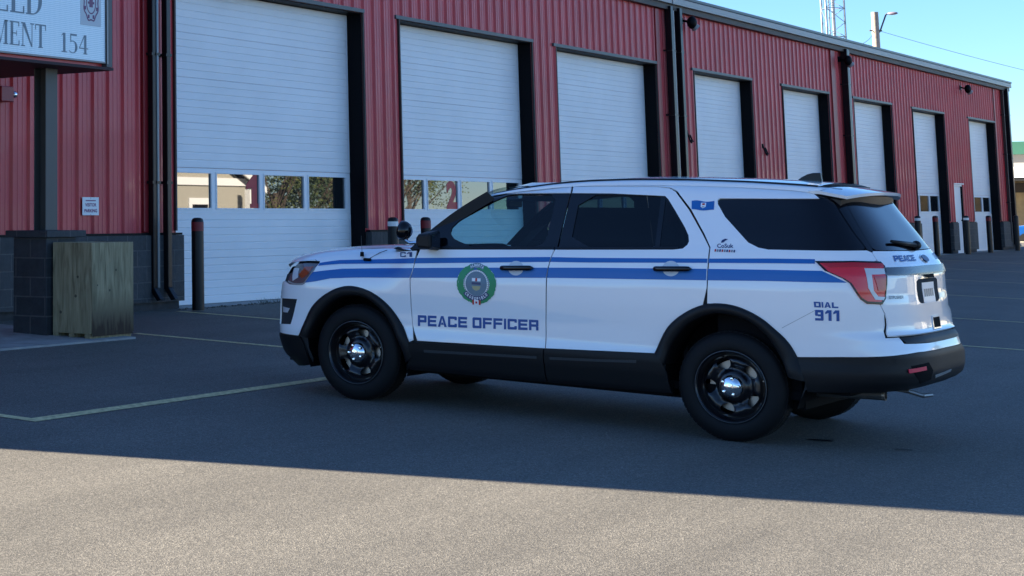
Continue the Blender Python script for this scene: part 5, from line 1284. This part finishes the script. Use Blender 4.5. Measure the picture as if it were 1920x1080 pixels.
# --- rear spoiler
def sp_pt(u,v):
    x=3.30+.345*u-.10*(abs(v)**2.5)*u; y=.675*v*(1-.05*u)
    z=1.752+ev(RT,3.30)*.9-.002-.052*u-.040*abs(v)**3*(1-.2*u)-.010
    return x,y,z
mb=MB(); top=[[sp_pt(i/12,-1+2*j/30) for j in range(31)] for i in range(13)]
top=[[(x,y,z+.014*sst(0,.35,i/12)) for x,y,z in r] for i,r in enumerate(top)]
mb.grid(top); bot=[[(x-.004,y*.99,z-.016*sst(0,.2,i/12)-.004) for x,y,z in top[i]] for i in range(13)]
mb.grid(bot,flip=True); mb.grid([top[-1],bot[-1]],flip=True); mb.grid([[r[0] for r in top],[r[0] for r in bot]]); mb.grid([[r[-1] for r in top],[r[-1] for r in bot]],flip=True)
spo=part(mb,'roof_spoiler',M_WPAINT,auto=40)
mb=MB(); 
und=[[(x-.02,y*.985,z-.012) for x,y,z in bot[i]] for i in range(0,12)]; und2=[[(x-.01-.02*i/12,y*.985,z-.052-.022*i/12) for x,y,z in bot[i]] for i in range(0,12)]
mb.grid(und); mb.grid(und2,flip=True); mb.grid([und[-1],und2[-1]],flip=True); mb.grid([[r[0] for r in und],[r[0] for r in und2]]); mb.grid([[r[-1] for r in und],[r[-1] for r in und2]],flip=True)
part(mb,'spoiler_base',M_SATIN,spo,auto=40)
# --- interior
mb=MB(); mb.box(.42,.80,-.72,.72,.85,1.14); mb.box(.75,.95,-.20,.20,.6,1.12); mb.box(.52,.74,.28,.62,1.13,1.19); part(mb,'dashboard',M_DARKIN,bevel=.03)
for nm,x0 in (('front_seat',1.35),('rear_seat',2.35)):
    for y in (.38,-.38):
        mb=MB(); mb.box(x0-.42,x0+.10,y-.25,y+.25,.48,.66); mb.add([(x0+.0,y-.24,.62),(x0+.12,y-.24,.60),(x0+.12,y+.24,.60),(x0,y+.24,.62),(x0+.16,y-.22,1.24),(x0+.26,y-.21,1.22),(x0+.26,y+.21,1.22),(x0+.16,y+.22,1.24)],[(0,3,2,1),(4,5,6,7),(0,1,5,4),(1,2,6,5),(2,3,7,6),(3,0,4,7)])
        s_=part(mb,nm,M_SEAT,bevel=.04)
        mb=MB(); mb.box(x0+.18,x0+.28,y-.13,y+.13,1.28,1.46); part(mb,'headrest',M_SEAT,s_,bevel=.03)
mb=MB(); mb.box(1.66,1.68,-.70,.70,.6,1.52); part(mb,'partition',M_DARKIN)
mb=MB(); M1=Matrix.Translation((.92,.38,1.02))@Matrix.Rotation(R(-62),4,'Y')
mb.lathe([(.175,.012),(.187,.0),(.175,-.012),(.165,0),(.175,.012)],M1,28); mb.lathe([(.001,0),(.05,.0),(.052,-.03)],M1,16); mb.tube(M1@Vector((-.17,0,0)),M1@Vector((.17,0,0)),.014); part(mb,'steering_wheel',M_DARKIN,smooth=True)
mb=MB(); mb.box(.84,.87,-.12,.12,1.50,1.57); mb.tube((.80,0,1.64),(.85,0,1.56),.012); part(mb,'rear_view_mirror',M_BLACK,bevel=.01)
mb=MB(); mb.grid([[(x,-.60+1.2*j/8,1.66+ev(RT,x)*.9) for j in range(9)] for x in (1.05,1.3,1.6,2.0,2.5,3.0,3.4)]); part(mb,'headliner',M_HEAD)
mb=MB(); mb.box(.4,3.3,-.88,.88,.305,.36); mb.box(2.75,3.60,-.86,.86,.36,1.20); part(mb,'cabin_floor',M_DARKIN)
# --- wheels
hub_prof=lambda r: (.030 if r<.085 else .030-.030*sst(.085,.115,r)+.026*sst(.115,.16,r)-.030*sst(.175,.205,r))
def wheel(xc,sd,ang):
    w=empty('wheel'); w.parent=car; w.location=(xc,0,0)
    yo=.972
    def wp(mb,name,m,parent=None,**k):
        # local: X,Z wheel plane, h outward
        mb.v=[(v[0],-(yo-.0+v[2])*sd if True else 0,v[1]+.362) for v in mb.v]
        if sd>0: mb.f=[f[::-1] for f in mb.f]
        return mb.build(name,m,parent or w,**k)
    mb=MB(); prof=[(.232,-.018),(.238,-.006),(.262,.004),(.300,.002),(.335,-.010),(.352,-.026),(.3625,-.050),(.3635,-.125),(.3625,-.200),(.350,-.226),(.30,-.245),(.235,-.235)]
    mb.lathe(prof,None,72); T=wp(mb,'tyre',M_RUB,auto=60)
    mb=MB()
    for k in range(60):
        a0=2*math.pi*k/60; 
        for (h0,h1) in ((-.045,-.085),(-.095,-.155),(-.165,-.205)):
            A=[a0,a0+.075]; v=[]
            for h in (h0,h1):
                for a in A: v.append((.3646*math.cos(a+(.02 if h==h1 else 0)),.3646*math.sin(a+(.02 if h==h1 else 0)),h))
            for h in (h0,h1):
                for a in A: v.append((.360*math.cos(a),.360*math.sin(a),h))
            mb.add(v,[(0,1,3,2),(0,4,5,1),(1,5,7,3),(3,7,6,2),(2,6,4,0)])
    wp(mb,'tread',M_RUB,T)
    # disc with five windows
    circ_=[(.212*math.cos(2*math.pi*k/64),.212*math.sin(2*math.pi*k/64)) for k in range(64)]
    holes=[]
    for i in range(5):
        a=ang+2*math.pi*i/5; c=(.152*math.cos(a),.152*math.sin(a)); H=[]
        for k in range(20):
            t=2*math.pi*k/20; rr_,tt=.034*math.cos(t),.047*math.sin(t)*(1+.25*math.cos(t)); H.append((c[0]+rr_*math.cos(a)-tt*math.sin(a),c[1]+rr_*math.sin(a)+tt*math.cos(a)))
        holes.append(H)
    vs,fs,_=tri2d(circ_,holes,.014); mb=MB()
    def hp(x,y):
        r=math.hypot(x,y); d=min(math.hypot(x-.152*math.cos(ang+2*math.pi*i/5),y-.152*math.sin(ang+2*math.pi*i/5)) for i in range(5))
        return -.062+hub_prof(r)-.010*(1-sst(.045,.062,d))
    mb.add([(x,y,hp(x,y)) for x,y in vs],[f[::-1] for f in fs]); mb.add([(x,y,hp(x,y)-.008) for x,y in vs],fs); 
    RM=wp(mb,'rim',M_RIM,auto=60)
    mb=MB(); mb.lathe([(.236,-.014),(.240,.001),(.234,.004),(.228,-.002),(.222,-.014),(.214,-.060),(.208,-.066)],None,72); wp(mb,'rim_lip',M_RIM,RM,auto=50)
    mb=MB(); mb.lathe([(.2385,.0025),(.2365,.0055),(.2345,.0045)],None,72); wp(mb,'bright_ring',M_DGREY,RM,smooth=True)
    mb=MB(); mb.lathe([(.001,.012),(.02,.012),(.045,.008),(.062,-.004),(.073,-.018),(.077,-.034)],None,40)
    for i in range(5):
        a=ang+.63+2*math.pi*i/5; mb.lathe([(.001,.014),(.009,.013),(.0115,.008),(.012,-.012)],Matrix.Translation((.055*math.cos(a),.055*math.sin(a),0)),12)
    mb.lathe([(.026,.010),(.024,.017),(.001,.019)],None,24); wp(mb,'hub_cap',M_CHROME,auto=50)
    mb=MB(); mb.lathe([(.001,-.10),(.17,-.10),(.172,-.115)],None,40); wp(mb,'brake_disc',M_STEEL)
    mb=MB(); mb.lathe([(.210,-.08),(.205,-.22),(.001,-.22)],None,40); wp(mb,'rim_barrel',M_RIM)
    mb=MB(); mb.tube((.226*math.cos(.25),.226*math.sin(.25),-.01),(.229*math.cos(.25),.229*math.sin(.25),.012),.005,.004,6); wp(mb,'valve',M_STEEL,RM)
for xc,an in ((0,R(148)),(2.866,R(112))):
    for sd in LR: wheel(xc,sd,an)
